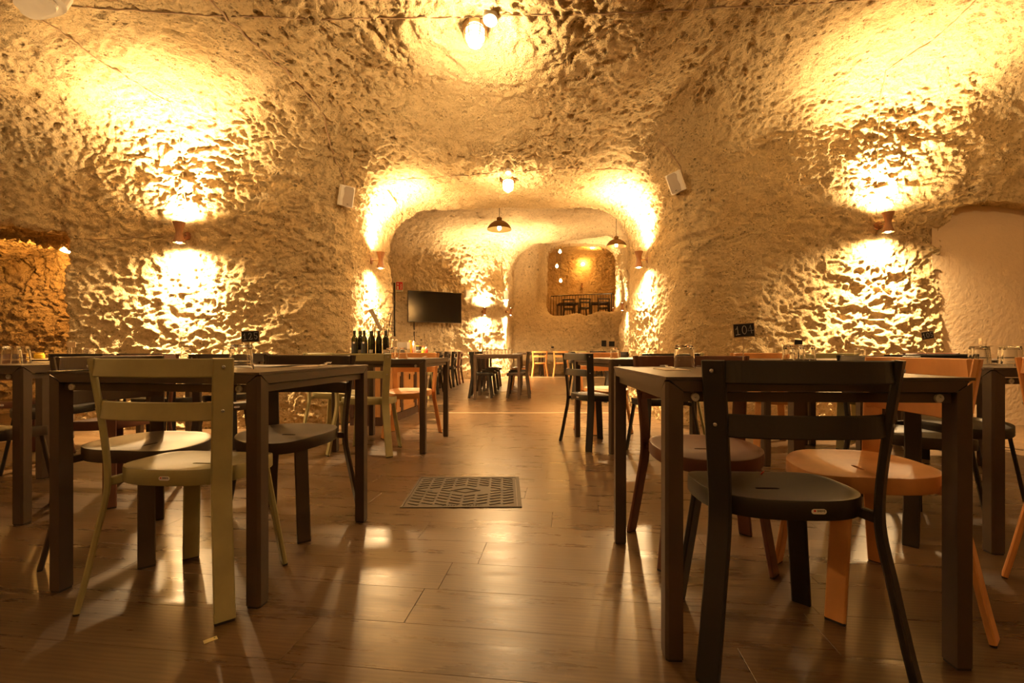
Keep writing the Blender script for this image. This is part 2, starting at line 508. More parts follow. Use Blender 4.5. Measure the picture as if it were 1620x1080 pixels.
def np_mesh(name, v, q, mat):
    used, inv = np.unique(q, return_inverse=True)
    v = v[used].astype(np.float32); q = inv.reshape(-1, 4).astype(np.int32)
    me = bpy.data.meshes.new(name)
    me.vertices.add(len(v)); me.vertices.foreach_set('co', v.ravel())
    me.loops.add(q.size); me.loops.foreach_set('vertex_index', q.ravel())
    me.polygons.add(len(q)); me.polygons.foreach_set('loop_start', np.arange(0, q.size, 4, dtype=np.int32))
    me.polygons.foreach_set('use_smooth', np.ones(len(q), bool))
    me.materials.append(mat); me.update(calc_edges=True)
    return me

CAVE = []
def emit_cave(name, v, q, mask, mat):
    if not mask.any(): return
    o = put(name, np_mesh(name, v, q[mask], mat)); o['kind'] = 'structure'; CAVE.append(o)

def build_cave():
    v, q = surface_nets(grid_field(field_near, (-7.8, -4.5, -0.2), (7.4, 7.15, 4.6), 0.055), (-7.8, -4.5, -0.2), 0.055)
    v = project(field_near, v)
    cen = v[q].mean(1)
    near = (cen[:, 1] > 1.2) & (np.abs(cen[:, 0]) < 6.3)
    for part in (near, ~near):
        vv, qq = v, q[part]
        used, inv = np.unique(qq, return_inverse=True); vv = vv[used]; qq = inv.reshape(-1, 4)
        vv, qq = subdivide(vv, qq)
        if part is near: vv, qq = subdivide(vv, qq)
        vv = project(field_near, vv)
        g = grad(field_near, vv)
        vv = vv + g * (rock(vv) * (1 + 1.3 * ((vv[:, 0] < -4.5) & (vv[:, 1] > 5.0) & (vv[:, 2] < 2.6))))[:, None]
        c = vv[qq].mean(1); gz = g[qq][:, :, 2].mean(1)
        roof = (gz > 0.55) & (c[:, 2] > 1.7); rest = ~roof
        alc = (c[:, 0] < -4.50) & (c[:, 1] > 4.66) & (c[:, 2] < 2.5)
        tag_ = '' if part is near else '_rear'
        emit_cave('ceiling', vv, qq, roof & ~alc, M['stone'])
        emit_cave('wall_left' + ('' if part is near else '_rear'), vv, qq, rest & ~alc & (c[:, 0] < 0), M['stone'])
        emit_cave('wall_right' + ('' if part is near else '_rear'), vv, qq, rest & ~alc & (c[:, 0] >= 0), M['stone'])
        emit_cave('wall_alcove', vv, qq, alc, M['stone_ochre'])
    lo, hi, h = (-4.6, 7.05, -0.2), (6.6, 22.7, 5.6), 0.075
    v, q = surface_nets(grid_field(field_far, lo, hi, h), lo, h)
    v = project(field_far, v)
    v, q = subdivide(v, q)
    v = project(field_far, v)
    g = grad(field_far, v)
    v = v + g * rock(v)[:, None] * 1.5
    c = v[q].mean(1); gz = g[q][:, :, 2].mean(1)
    upper = (c[:, 1] > 17.4) & (c[:, 2] > 1.8)
    ground = upper & (gz < -0.6)
    roof = (gz > 0.6) & ~upper
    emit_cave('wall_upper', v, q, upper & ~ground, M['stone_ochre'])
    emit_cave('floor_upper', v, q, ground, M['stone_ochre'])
    emit_cave('ceiling_far', v, q, roof, M['stone_far'])
    emit_cave('wall_far', v, q, ~upper & ~roof & (c[:, 2] > -0.15), M['stone_far'])
build_cave()
bpy.context.view_layer.update()

def ray(px, py, names=None):
    """where the line of sight through a pixel meets the rock: used to seat fixtures and cables on the stone"""
    d = Vector(((px - CX) / F, 1.0, (HZ - py) / F)).normalized(); o = Vector((0, 0, EYE))
    return cast(o, d)
def cast(o, d):
    best = None
    for c in CAVE:
        ok, loc, nor, _ = c.ray_cast(o, d)
        if ok and (best is None or (loc - o).length < (best[0] - o).length): best = (loc.copy(), nor.copy())
    if best is None: return Vector(o + d * 5), -d
    if best[1].dot(d) > 0: best = (best[0], -best[1])
    return best

# plaster panel in the right-hand recess
mb = MB()
mb.box(4.60, 7.0, 5.02, 5.11, -0.05, 2.40)
tag(mb.obj('wall_plaster', M['plaster']), kind='structure')

# ------------------------------------------------------------------ floor planks
ROOM_ROT = math.radians(-7)
PW, PL = 0.2, 1.22
mb = MB(); mb.box(-8.2, 8.2, -4.8, 17.2, -0.06, -0.012)
floor = tag(mb.obj('floor', M['subfloor']), kind='structure')
def plank_verts():
    a, b = PL / 2 - 0.0006, PW / 2 - 0.0003; c = 0.0006
    b_ = MB()
    b_.prism([(-a, -b), (a, -b), (a, b), (-a, b)], -0.012, -c)
    b_.add([(-a, -b, -c), (a, -b, -c), (a, b, -c), (-a, b, -c), (-a + c, -b + c, 0), (a - c, -b + c, 0), (a - c, b - c, 0), (-a + c, b - c, 0)],
           [(4, 5, 6, 7), (0, 1, 5, 4), (1, 2, 6, 5), (2, 3, 7, 6), (3, 0, 4, 7)])
    return b_
pv = plank_verts(); plank_me = pv.mesh('plank', M['floor'])
cr, sr = math.cos(ROOM_ROT), math.sin(ROOM_ROT)
spots = []
rng = random.Random(3)
for j in range(-30, 105):
    off = rng.random() * PL
    for i in range(-9, 10):
        u = i * PL + off; w = j * PW + 0.03
        x, y = u * cr - w * sr, u * sr + w * cr
        if -7.6 < x < 7.6 and -4.6 < y < 17.0:
            vis = y > 0.9 and min(abs(x - PL / 2), abs(x + PL / 2), abs(x)) < 1.12 * y + 0.1
            spots.append((0 if vis else 1, y * y + 0.3 * x * x, x, y))
spots.sort()
for _, _, x, y in spots[:296]:
    o = put('plank', plank_me, floor, (x, y, 0)); o.rotation_euler = (0, 0, ROOM_ROT)
mb = MB()
for _, _, x, y in spots[296:]:
    mb.add([(x + p[0] * cr - p[1] * sr, y + p[0] * sr + p[1] * cr, p[2]) for p in pv.v], pv.f)
o = mb.obj('planks_beyond', M['floor'], floor); o['kind'] = 'stuff'
mb = MB(); mb.box(-1.86, 1.82, 5.98, 6.012, 0.0, 0.004)
tag(mb.obj('trim_1', plain('pale_threshold', (0.62, 0.5, 0.34), 0.35, 0.3)), kind='structure')
mb = MB(); mb.box(-0.2, 3.2, 13.95, 14.01, 0.0, 0.012)
tag(mb.obj('trim_2', plain('pale_threshold_far', (0.55, 0.45, 0.32), 0.4, 0.2)), kind='structure')

# ------------------------------------------------------------------ chairs
S2 = math.sqrt(0.5)
def chair_meshes(col):
    mat = M[col]; D = {}
    def leg(side, base, prof, nrm, width):
        path = catmull([(base[0] + nrm[0] * s_, base[1] + nrm[1] * s_, z) for s_, z in prof], 5)
        w = Vector((-nrm[1], nrm[0], 0))
        nn = []
        for i in range(len(path)):
            d = (path[min(i + 1, len(path) - 1)] - path[max(i - 1, 0)]).normalized()
            nn.append(d.cross(w).normalized())
        b = MB(); b.band(path, [w] * len(path), nn, width, 0.017, 0.004)
        return b
    rear = [(0.072, 0.006), (0.052, 0.10), (0.026, 0.235), (0.004, 0.35), (0.0, 0.43), (0.007, 0.53), (0.022, 0.66), (0.040, 0.795)]
    front = [(0.066, 0.006), (0.045, 0.13), (0.020, 0.28), (0.0, 0.405)]
    for sgn, nm in ((-1, 'l'), (1, 'r')):
        D['rear_leg_' + nm] = leg(sgn, (sgn * 0.198, -0.157), rear, (sgn * S2, -S2), 0.057).mesh('rear_leg', mat)
        D['front_leg_' + nm] = leg(sgn, (sgn * 0.148, 0.128), front, (sgn * S2, S2), 0.055).mesh('front_leg', mat)
        b = MB()
        a_ = Vector((sgn * 0.150, -0.108, 0.408)); c_ = Vector((sgn * 0.197, -0.155, 0.396))
        w = Vector((0, 0, 1)); nn = Vector((S2, sgn * S2, 0))
        b.band([a_, c_], [w, w], [nn, nn], 0.028, 0.020, 0.003)
        D['bracket_' + nm] = b.mesh('seat_bracket', mat)
        b = MB()
        for s_, kind in ((0.072, -1), (0.066, 1)):
            pass
        # foot caps
        for key, bx, by, s_, ny in (('rear_cap_', 0.198, -0.157, 0.0725, -S2), ('front_cap_', 0.148, 0.128, 0.0665, S2)):
            b = MB(); c0 = Vector((sgn * (bx + S2 * s_), by + ny * s_, 0)); nrm = Vector((sgn * S2, ny, 0)); w = Vector((-nrm.y, nrm.x, 0))
            b.band([c0 + Vector((0, 0, 0.0)), c0 + Vector((0, 0, 0.008))], [w, w], [nrm, nrm], 0.054, 0.015, 0.003)
            D[key + nm] = b.mesh('foot_cap', M['cap'])
        # screws on the outer face of the rear leg
        for key, s_, z in (('screw_hi_', 0.0385, 0.770), ('screw_lo_', 0.0185, 0.634)):
            b = MB(); b.lathe([(0.0, 0.0), (0.0052, 0.0), (0.0052, 0.002), (0.003, 0.0032), (0.0022, 0.0022), (0.0, 0.0022)], 10, False, False)
            nrm = Vector((sgn * S2, -S2, -0.12)).normalized()
            b.xf(Matrix.Translation(Vector((sgn * (0.198 + S2 * s_), -0.157 - S2 * s_, z)) + nrm * 0.0085) @ nrm.to_track_quat('Z', 'Y').to_matrix().to_4x4())
            D[key + nm] = b.mesh('screw', M['steel'])
    for key, z, s_ in (('slat_hi', 0.766, 0.036), ('slat_lo', 0.632, 0.019)):
        ex = 0.198 + S2 * (s_ - 0.008); ey = -0.157 - S2 * (s_ - 0.008)
        pts = [(-ex - 0.012, ey + 0.014, z), (-ex + 0.012, ey - 0.012, z), (-ex + 0.05, ey - 0.030, z), (-0.09, ey - 0.043, z), (0, ey - 0.047, z),
               (0.09, ey - 0.043, z), (ex - 0.05, ey - 0.030, z), (ex - 0.012, ey - 0.012, z), (ex + 0.012, ey + 0.014, z)]
        path = catmull(pts, 4); up = Vector((0, 0.10, 1)).normalized(); nn = []
        for i in range(len(path)):
            d = (path[min(i + 1, len(path) - 1)] - path[max(i - 1, 0)]).normalized(); nn.append(d.cross(up).normalized())
        b = MB(); b.band(path, [up] * len(path), nn, 0.058, 0.013, 0.003)
        D[key] = b.mesh('backrest_slat', mat)
    # seat: dished pan with a slot through it
    N = 48
    def outline(t, k=1.0):
        a, b = 0.206 * k, 0.192 * k; e = 2 / 2.7
        cx, sy = math.cos(t), math.sin(t)
        return (a * math.copysign(abs(cx) ** e, cx), b * math.copysign(abs(sy) ** e, sy) + 0.004)
    def slot(t):
        cx, sy = math.cos(t), math.sin(t)
        return (0.034 * math.copysign(abs(cx) ** 0.5, cx), 0.008 * math.copysign(abs(sy) ** 0.5, sy) + 0.0)
    def top(x, y, k):
        return 0.442 - 0.020 * (1 - min(1, k) ** 2.4) - 0.022 * max(0, (y - 0.05) / 0.14) ** 2 * 0.9 + 0.006 * max(0, -y / 0.19)
    ks = [0.0, 0.25, 0.5, 0.75, 0.90, 0.97]
    vv = []; ff = []
    rings = 0
    def ring(fn):
        nonlocal rings
        for k in range(N): vv.append(fn(2 * math.pi * (k + 0.5) / N))
        rings += 1
    ring(lambda t: (*slot(t), 0.396))
    for k in ks:
        def fn(t, k=k):
            s0 = slot(t); o0 = outline(t)
            x = s0[0] + (o0[0] - s0[0]) * k; y = s0[1] + (o0[1] - s0[1]) * k
            return (x, y, top(x, y, k))
        ring(fn)
    for k, dz in ((0.992, -0.0015), (1.0, -0.006)):
        ring(lambda t, k=k, dz=dz: (*outline(t, k), top(*outline(t, k), 1) + dz))
    for k, z in ((1.0, -0.046), (0.985, -0.051)):
        ring(lambda t, k=k, z=z: (*outline(t, k), top(*outline(t, k), 1) + z))
    ring(lambda t: (*outline(t, 0.5), 0.396))
    for i in range(rings):
        j = (i + 1) % rings
        for k in range(N):
            k2 = (k + 1) % N
            ff.append((i * N + k, i * N + k2, j * N + k2, j * N + k))
    b = MB(); b.add(vv, ff)
    D['seat'] = b.mesh('seat', mat, True, 40)
    # maker's sticker on the rear rim: pale pill, red mark, row of dark strokes
    zc, yc = 0.4215, 0.004 - 0.192 - 0.0012
    def pill(w, h, y, cx=0.0, n=10):
        P = []
        for k in range(n + 1):
            a = -math.pi / 2 + math.pi * k / n; P.append((cx + w / 2 - h / 2 + h / 2 * math.cos(a), h / 2 * math.sin(a)))
        for k in range(n + 1):
            a = math.pi / 2 + math.pi * k / n; P.append((cx - w / 2 + h / 2 + h / 2 * math.cos(a), h / 2 * math.sin(a)))
        return P
    def plate(P, y0, y1, cz):
        b = MB(); n = len(P)
        b.add([(p[0], y0, cz + p[1]) for p in P] + [(p[0], y1, cz + p[1]) for p in P],
              [tuple(range(n)), tuple(range(2 * n - 1, n - 1, -1))] + [(i, n + i, n + (i + 1) % n, (i + 1) % n) for i in range(n)])
        return b
    D['sticker'] = plate([(p[0] + 0.03, p[1]) for p in pill(0.036, 0.0125, 0)], yc, yc + 0.004, zc).mesh('sticker', M['label_white'])
    D['mark'] = plate([(0.0195 + 0.0030 * math.cos(k * math.pi / 4), 0.0018 + 0.0026 * math.sin(k * math.pi / 4)) for k in range(8)], yc - 0.0003, yc, zc).mesh('sticker_mark', M['red_ink'])
    b = MB()
    for k in range(5):
        x0 = 0.0250 + k * 0.0040
        b.box(x0, x0 + 0.0009, yc - 0.0003, yc, zc - 0.0008, zc + 0.0042)
        b.box(x0, x0 + 0.0030, yc - 0.0003, yc, zc + 0.0032, zc + 0.0042)
        if k != 3: b.box(x0 + 0.0021, x0 + 0.0030, yc - 0.0003, yc, zc - 0.0008, zc + 0.0032)
        if k % 2 == 0: b.box(x0, x0 + 0.0030, yc - 0.0003, yc, zc - 0.0008, zc + 0.0000)
        else: b.box(x0, x0 + 0.0030, yc - 0.0003, yc, zc + 0.0012, zc + 0.0020)
    D['letters'] = b.mesh('sticker_lettering', M['black_ink'])
    return D
CH = {c: chair_meshes(c) for c in ('green', 'orange', 'red', 'dark', 'black', 'brown')}
PART_NAME = {'seat': 'seat', 'slat_hi': 'backrest_slat', 'slat_lo': 'backrest_slat', 'rear_leg_l': 'rear_leg', 'rear_leg_r': 'rear_leg',
             'front_leg_l': 'front_leg', 'front_leg_r': 'front_leg', 'bracket_l': 'seat_bracket', 'bracket_r': 'seat_bracket'}
def chair(col, x, y, heading, label, group=None, detail=True, z=0.0):
    """heading in degrees: the way the sitter looks, 90 = away from the camera"""
    D = CH[col]
    t = thing('dining_chair', label, 'chair', (x, y, z), math.radians(heading - 90), group)
    for key, nm in PART_NAME.items():
        p = put(nm, D[key], t)
        if not detail: continue
        if key.startswith('rear_leg'):
            for k in ('screw_hi_', 'screw_lo_'): put('screw', D[k + key[-1]], p)
            put('foot_cap', D['rear_cap_' + key[-1]], p)
        elif key.startswith('front_leg'): put('foot_cap', D['front_cap_' + key[-1]], p)
        elif key == 'seat':
            put('sticker', D['sticker'], p)
            put('sticker_mark', D['mark'], p); put('sticker_lettering', D['letters'], p)
    return t

# ------------------------------------------------------------------ tables
def table_meshes():
    D = {}; mat = M['brown']; h = 0.390; w = h - 0.045
    b = MB(); b.box(-h, h, -h, h, 0.7425, 0.750)
    D['top'] = b.mesh('tabletop', mat)
    for k in range(4):
        R = Matrix.Rotation(k * math.pi / 2, 4, 'Z')
        b = MB()
        b.prism([(w, w), (h, w), (h, h - 0.008), (h - 0.008, h), (w, h)], 0.007, [0.705, 0.712, 0.7375, 0.7375, 0.712]); b.xf(R)
        D['leg%d' % k] = b.mesh('table_leg', mat)
        b = MB(); b.prism([(w + .002, w + .002), (h - .002, w + .002), (h - .002, h - .009), (h - .009, h - .002), (w + .002, h - .002)], 0.0, 0.007); b.xf(R)
        D['cap%d' % k] = b.mesh('foot_cap', M['cap'])
        b = MB(); P = [(-h + 0.0105, 0.7415), (-w + 0.0025, 0.7125), (w - 0.0025, 0.7125), (h - 0.0105, 0.7415)]
        b.add([(p[0], -h + .0005, p[1]) for p in P] + [(p[0], -h + 0.034, p[1]) for p in P],
              [(0, 1, 2, 3), (7, 6, 5, 4), (0, 4, 5, 1), (1, 5, 6, 2), (2, 6, 7, 3), (3, 7, 4, 0)]); b.xf(R)
        D['rail%d' % k] = b.mesh('edge_rail', mat)
        b = MB(); b.box(-w + 0.002, w - 0.002, -h + 0.015, -h + 0.038, 0.684, 0.7085); b.xf(R)
        D['apron%d' % k] = b.mesh('apron', mat)
        for s in (-1, 1):
            b = MB(); b.lathe([(0.0, 0.006), (0.003, 0.0035), (0.0045, 0.006), (0.0105, 0.006), (0.0115, 0.003), (0.0115, 0)], 14, False, False)
            b.xf(R @ Matrix.Translation((s * (w - 0.035), -h + 0.015, 0.696)) @ Matrix.Rotation(math.pi / 2, 4, 'X'))
            D['bolt%d%d' % (k, s)] = b.mesh('bolt', M['washer'])
    return D
TB = table_meshes()
TABLES = {}
def table(key, x, y, rot, label, group=None, detail=True):
    t = thing('dining_table', label, 'table', (x, y, 0), math.radians(rot), group)
    TABLES[key] = t
    put('tabletop', TB['top'], t)
    for k in range(4):
        l = put('table_leg', TB['leg%d' % k], t); put('edge_rail', TB['rail%d' % k], t); a = put('apron', TB['apron%d' % k], t)
        put('foot_cap', TB['cap%d' % k], l)
        if detail and k % 2 == 0:
            for s in (-1, 1): put('bolt', TB['bolt%d%d' % (k, s)], a)
    return t

table('LA', -1.136, 1.888, -7.5, 'brown square table between the olive green, brown and dark brown chairs')
table('RA', 0.812, 1.577, -2.6, 'brown square table between the black, orange and red-brown chairs')
table('LB', -1.034, 4.05, -6.0, 'brown square table with two tumblers in front of the wooden cabinet')
table('RB', 1.064, 4.08, 14.0, 'brown square table turned askew at the mouth of the passage')
table('RE', 2.33, 2.21, -2.0, 'brown square table with four tumblers, facing the plaster wall')
table('LC', -2.66, 2.55, -3.0, 'brown square table before the ochre alcove, tumblers near its corner')
table('LD', -2.80, 4.02, -7.0, 'brown square table against the rock below the lit sconce, beside the alcove side')
table('LF', -3.80, 3.86, -7.0, 'brown square table with the blank pale card, before the alcove')
W = 'brown square table in the row along the rock wall'
table('R1', 2.17, 3.62, 0, W + ', end next to the passage', 'tables along the rock wall', )
table('R2', 2.975, 3.62, 0, W + ', middle one', 'tables along the rock wall')
table('R3', 3.785, 3.62, 0, W + ' carrying the chalkboard sign 105', 'tables along the rock wall')
for i in range(4):
    table('T%d' % i, -0.24 + 0.03 * i, 8.0 + 0.82 * i, -2, 'brown table in the long row down the middle of the second hall', 'tables of the middle row', False)
for i in range(5):
    table('W%d' % i, -2.02 + 0.04 * i, 7.9 + 0.83 * i, -3, 'brown table in the row under the television wall', 'tables under the television wall', False)
for i in range(4):
    table('F%d' % i, 0.55 + 0.84 * i, 15.0, 0, 'brown table in the row below the gallery opening', 'tables below the gallery', False)
table('P1', 1.62, 7.9, 4, 'brown table just beyond the passage, right-hand wall', None, False)

chair('green', -1.092, 1.615, 84, 'olive green metal chair drawn up to the table with sign 125, back to the viewer')
chair('brown', -1.535, 1.945, -6, 'brown metal chair at the alcove-facing side of the table with sign 125')
chair('dark', -1.055, 2.165, -99, 'dark brown metal chair facing the viewer across the table with sign 125')
chair('black', 0.737, 1.322, 87.5, 'black metal chair at the table with sign 104, back to the viewer')
chair('orange', 1.175, 1.555, 172.5, 'orange metal chair tucked sideways under the table with sign 104')
chair('red', 0.772, 1.852, -95, 'red-brown metal chair facing the viewer across the table with sign 104')
chair('green', -1.165, 3.745, 84, 'olive green metal chair in front of the wooden cabinet, back to the viewer')
chair('orange', -0.985, 4.395, -96, 'orange metal chair facing the viewer in front of the wooden cabinet')
chair('green', -1.62, 4.24, -6, 'olive green metal chair sideways at the table in front of the wooden cabinet')
chair('black', 0.725, 4.01, 21, 'black metal chair at the askew table, its back to the aisle')
chair('black', 1.178, 3.665, 104, 'black metal chair at the askew table, its back to the viewer')
chair('green', 1.45, 4.215, 194, 'olive green metal chair at the askew table, its back to the rock wall')
chair('orange', 0.948, 4.63, -76, 'orange metal chair facing the viewer across the askew table')
chair('black', 1.885, 2.16, -2, 'black metal chair sideways at the table with four tumblers')
chair('orange', 1.985, 1.405, -3, 'orange metal chair on the open floor near the table with four tumblers')
chair('black', 2.42, 2.50, -91, 'black metal chair facing the viewer across the table with four tumblers')
chair('red', -2.28, 2.635, 177, 'red-brown metal chair with its back to the table with sign 125')
chair('dark', -2.575, 2.235, 87, 'dark brown metal chair at the table before the alcove, back to the viewer')
chair('black', -3.15, 3.17, -93, 'black metal chair facing the viewer at the table before the alcove')
chair('black', -2.475, 4.05, 174, 'black metal chair by the lit rock wall, facing the alcove side')
chair('black', -2.80, 3.70, 84, 'black metal chair by the lit rock wall, back to the viewer')
chair('dark', -2.08, 3.35, 130, 'dark brown metal chair standing between the two tables before the cabinet')
chair('red', -3.72, 3.52, 84, 'red-brown metal chair at the table with the blank pale card')
chair('orange', 2.22, 3.97, -90, 'orange metal chair between table row and rock wall, beside the passage')
chair('green', 2.90, 3.97, -88, 'olive green metal chair between table row and rock wall, middle table')
chair('red', 3.80, 3.99, -92, 'red-brown metal chair between table row and rock wall, behind sign 105')
chair('black', 2.92, 3.28, 90, 'black metal chair on the open side of the table row by the rock wall')
chair('green', 3.45, 2.72, 120, 'olive green metal chair standing askew before the plaster wall')
gm = 'chairs of the middle row'
for i, (c, y) in enumerate((('dark', 8.0), ('black', 8.82), ('orange', 9.64), ('red', 10.46))):
    chair(c, 0.10 + 0.03 * i, y, 178 + (i % 3) * 2, {'dark': 'dark brown', 'black': 'black', 'orange': 'orange', 'red': 'red-brown'}[c] + ' metal chair in the middle row, back to the gallery side', gm, False)
for i, (c, y) in enumerate((('black', 8.0), ('dark', 8.82), ('black', 9.64), ('red', 10.46))):
    chair(c, -0.52 + 0.03 * i, y, 0, {'dark': 'dark brown', 'black': 'black', 'red': 'red-brown'}[c] + ' metal chair in the middle row, back to the television side', gm, False)
gt = 'chairs of the television row'
for i, (c, y) in enumerate((('green', 7.9), ('black', 8.73), ('dark', 9.56), ('black', 10.39), ('red', 11.22))):
    chair(c, -1.60 + 0.04 * i, y, 177, {'dark': 'dark brown', 'black': 'black', 'red': 'red-brown', 'green': 'olive green'}[c] + ' metal chair in the row under the television', gt, False)
gf = 'chairs below the gallery'
for i, (c, x) in enumerate((('orange', 0.86), ('orange', 1.52), ('green', 2.10), ('black', 2.66))):
    chair(c, x, 14.37, 90, {'orange': 'orange', 'green': 'olive green', 'black': 'black'}[c] + ' metal chair in the row below the gallery opening', gf, False)
chair('black', 1.20, 7.86, 2, 'black metal chair just beyond the passage, its back to the aisle', None, False)
chair('black', 1.70, 7.36, 92, 'black metal chair just beyond the passage, back to the viewer', None, False)

# ------------------------------------------------------------------ things on the tables
def tumbler_mesh():
    n, H = 40, 0.092
    zs = [0.0, 0.003, 0.012, 0.022, 0.030] + [0.030 + 0.0062 * k for k in range(1, 9)] + [0.083, 0.089, H]
    V = []; Fc = []
    for i, z in enumerate(zs):
        r = 0.0415 - 0.0075 * (z / H) - (0.0035 if z >= H else 0)
        for k in range(n):
            a = 2 * math.pi * k / n; q = r
            if 0.030 <= z <= 0.081: q = r + (0.0011 if (i % 2 == 0) else -0.0005) * (1 if k % 2 == 0 else 0.15)
            V.append((q * math.cos(a), q * math.sin(a), z))
    for i in range(len(zs) - 1):
        for k in range(n):
            k2 = (k + 1) % n; Fc.append((i * n + k, i * n + k2, (i + 1) * n + k2, (i + 1) * n + k))
    Fc.append(tuple(range((len(zs) - 1) * n, len(zs) * n)))
    base = len(V); inner = [(0.0395, 0.0), (0.0385, 0.010), (0.036, 0.045), (0.0335, 0.074), (0.030, 0.079)]
    for r, z in inner:
        for k in range(n):
            a = 2 * math.pi * k / n; V.append((r * math.cos(a), r * math.sin(a), z))
    for i in range(len(inner) - 1):
        for k in range(n):
            k2 = (k + 1) % n; Fc.append((base + i * n + k2, base + i * n + k, base + (i + 1) * n + k, base + (i + 1) * n + k2))
    Fc.append(tuple(reversed(range(base + (len(inner) - 1) * n, base + len(inner) * n))))
    for k in range(n):
        k2 = (k + 1) % n; Fc.append((k2, k, base + k, base + k2))
    b = MB(); b.add(V, Fc); return b.mesh('tumbler', M['glass'], True, 25)
TUMBLER = tumbler_mesh()
def tumbler(x, y, label, group=None, z=0.7502):
    o = put('tumbler', TUMBLER, None, (x, y, z)); o.rotation_euler = (0, 0, random.random() * 6)
    return tag(o, label, 'glass', group)
g4 = 'tumblers on the tables'
tumbler(0.680, 1.81, 'upturned cut glass tumbler alone near the knife on the table with sign 104', g4)
tumbler(1.105, 1.80, 'upturned cut glass tumbler in the pair on the table with sign 104', g4)
tumbler(1.185, 1.855, 'upturned cut glass tumbler in the pair on the table with sign 104', g4)
tumbler(-0.990, 1.675, 'upturned cut glass tumbler beside the sign 125', g4)
for x, y in ((2.39, 2.35), (2.485, 2.43), (2.565, 2.35), (2.63, 2.43)):
    tumbler(x, y, 'upturned cut glass tumbler in the group of four', g4)
tumbler(-1.045, 3.95, 'upturned cut glass tumbler in front of the wooden cabinet', g4)
tumbler(-0.930, 3.90, 'upturned cut glass tumbler in front of the wooden cabinet', g4)
tumbler(-2.62, 2.40, 'upturned cut glass tumbler on the table before the alcove', g4)
tumbler(-2.70, 2.52, 'upturned cut glass tumbler on the table before the alcove', g4)
tumbler(-3.50, 3.78, 'upturned cut glass tumbler beside the blank pale card', g4)
tumbler(-3.58, 3.86, 'upturned cut glass tumbler beside the blank pale card', g4)
tumbler(-2.86, 4.02, 'upturned tumbler on the table under the lit sconce', g4)
tumbler(-2.55, 4.10, 'upturned tumbler on the table under the lit sconce', g4)
tumbler(0.945, 4.22, 'upturned cut glass tumbler on the askew table', g4)
tumbler(1.32, 4.30, 'upturned cut glass tumbler on the askew table', g4)
tumbler(2.50 - 0.3, 3.55, 'upturned tumbler on the wall row table beside the passage', g4)
tumbler(2.72, 3.58, 'upturned tumbler on the middle table of the wall row', g4)
for i in range(12):
    tumbler(-0.48 + 0.065 * (i % 8) + (0.02 if i > 7 else 0), 8.1 + 0.13 * i, 'upturned tumbler in the long row of the second hall', 'tumblers of the middle row')
for i in range(4):
    tumbler(1.9 + 0.35 * i, 14.95, 'upturned tumbler on the row of tables below the gallery', 'tumblers below the gallery')

DIG = {'1': [[(0.12, 0.62), (0.28, 0.74), (0.42, 1.0), (0.46, 0.5), (0.46, 0.04)], [(0.10, 0.0), (0.84, 0.05)]],
       '0': [[(0.5 + 0.36 * math.cos(a * math.pi / 8), 0.5 + 0.48 * math.sin(a * math.pi / 8)) for a in range(17)]],
       '2': [[(0.16, 0.72), (0.24, 0.93), (0.45, 1.0), (0.66, 0.88), (0.66, 0.64), (0.48, 0.34), (0.10, 0.02), (0.50, 0.06), (0.80, 0.03), (0.86, 0.22)]],
       '4': [[(0.62, 0.0), (0.52, 1.0), (0.06, 0.30), (0.98, 0.36)]],
       '5': [[(0.90, 0.96), (0.20, 0.98), (0.26, 0.52), (0.56, 0.58), (0.80, 0.40), (0.72, 0.12), (0.48, 0.02), (0.26, 0.24)]]}
def sign(text, x, y, z0, w, h, tilt, rz, label, cat='sign', blank=False, stick_z=0.7502):
    t = thing('table_number_sign', label, cat, (x, y, stick_z), rz)
    zc = z0 - stick_z
    R = Matrix.Translation((0, 0, zc)) @ Matrix.Rotation(tilt, 4, 'Y')
    b = MB(); b.box(-0.0016, 0.0016, -0.0012, 0.0012, 0.004, zc); b.obj('stick', M['pale_wood'], t)
    b = MB(); b.lathe([(0.020, 0), (0.020, 0.003), (0.017, 0.006)], 16); b.obj('base', M['pale_wood'], t)
    b = MB(); b.box(-w / 2, w / 2, -0.0045, -0.0013, -h / 2, h / 2); b.xf(R); b.obj('frame', M['pale_wood'], t)
    if blank: return t
    e = 0.0035
    b = MB(); b.box(-w / 2 + e, w / 2 - e, -0.0052, -0.0046, -h / 2 + e, h / 2 - e); b.xf(R); bd = b.obj('chalkboard', M['chalkboard'], t)
    b = MB(); cw = w * 0.27; chh = h * 0.58
    for i, c in enumerate(text):
        for st in DIG[c]:
            pts = [(-w * 0.41 + i * w * 0.285 + p[0] * cw, -0.0056, -chh * 0.5 + p[1] * chh + i * 0.0012) for p in (st if c != '0' else st)]
            b.tube(pts, 0.0011 if w > 0.07 else 0.0009, 5)
    b.xf(R); b.obj('lettering', M['chalk'], bd)
    return t
sign('104', 0.888, 1.76, 0.897, 0.090, 0.056, math.radians(-4), 0.10, 'chalkboard sign reading 104 in white, tilted, behind the black chair')
sign('125', -1.228, 2.155, 0.885, 0.086, 0.055, math.radians(-1.5), 0.02, 'chalkboard sign reading 125 in white, upright, near a single tumbler by the green chair')
sign('105', 3.37, 3.72, 0.942, 0.098, 0.066, math.radians(-9), -0.05, 'chalkboard sign with white 105 on a leaning stick')
sign('', 3.86, 3.78, 0.895, 0.06, 0.050, 0, 1.05, 'small card on a stick turned edgewise, on the wall row table')
sign('', -3.70, 3.85, 0.868, 0.075, 0.044, 0, 0.0, 'blank pale card on a stick', blank=True)
sign('', 0.955, 4.40, 0.882, 0.07, 0.055, 0, 0.35, 'small dark card on a stick on the askew table')
sign('', 2.36, 3.78, 0.885, 0.07, 0.045, 0.05, 0.0, 'small dark card on a stick on the wall row table beside the passage')

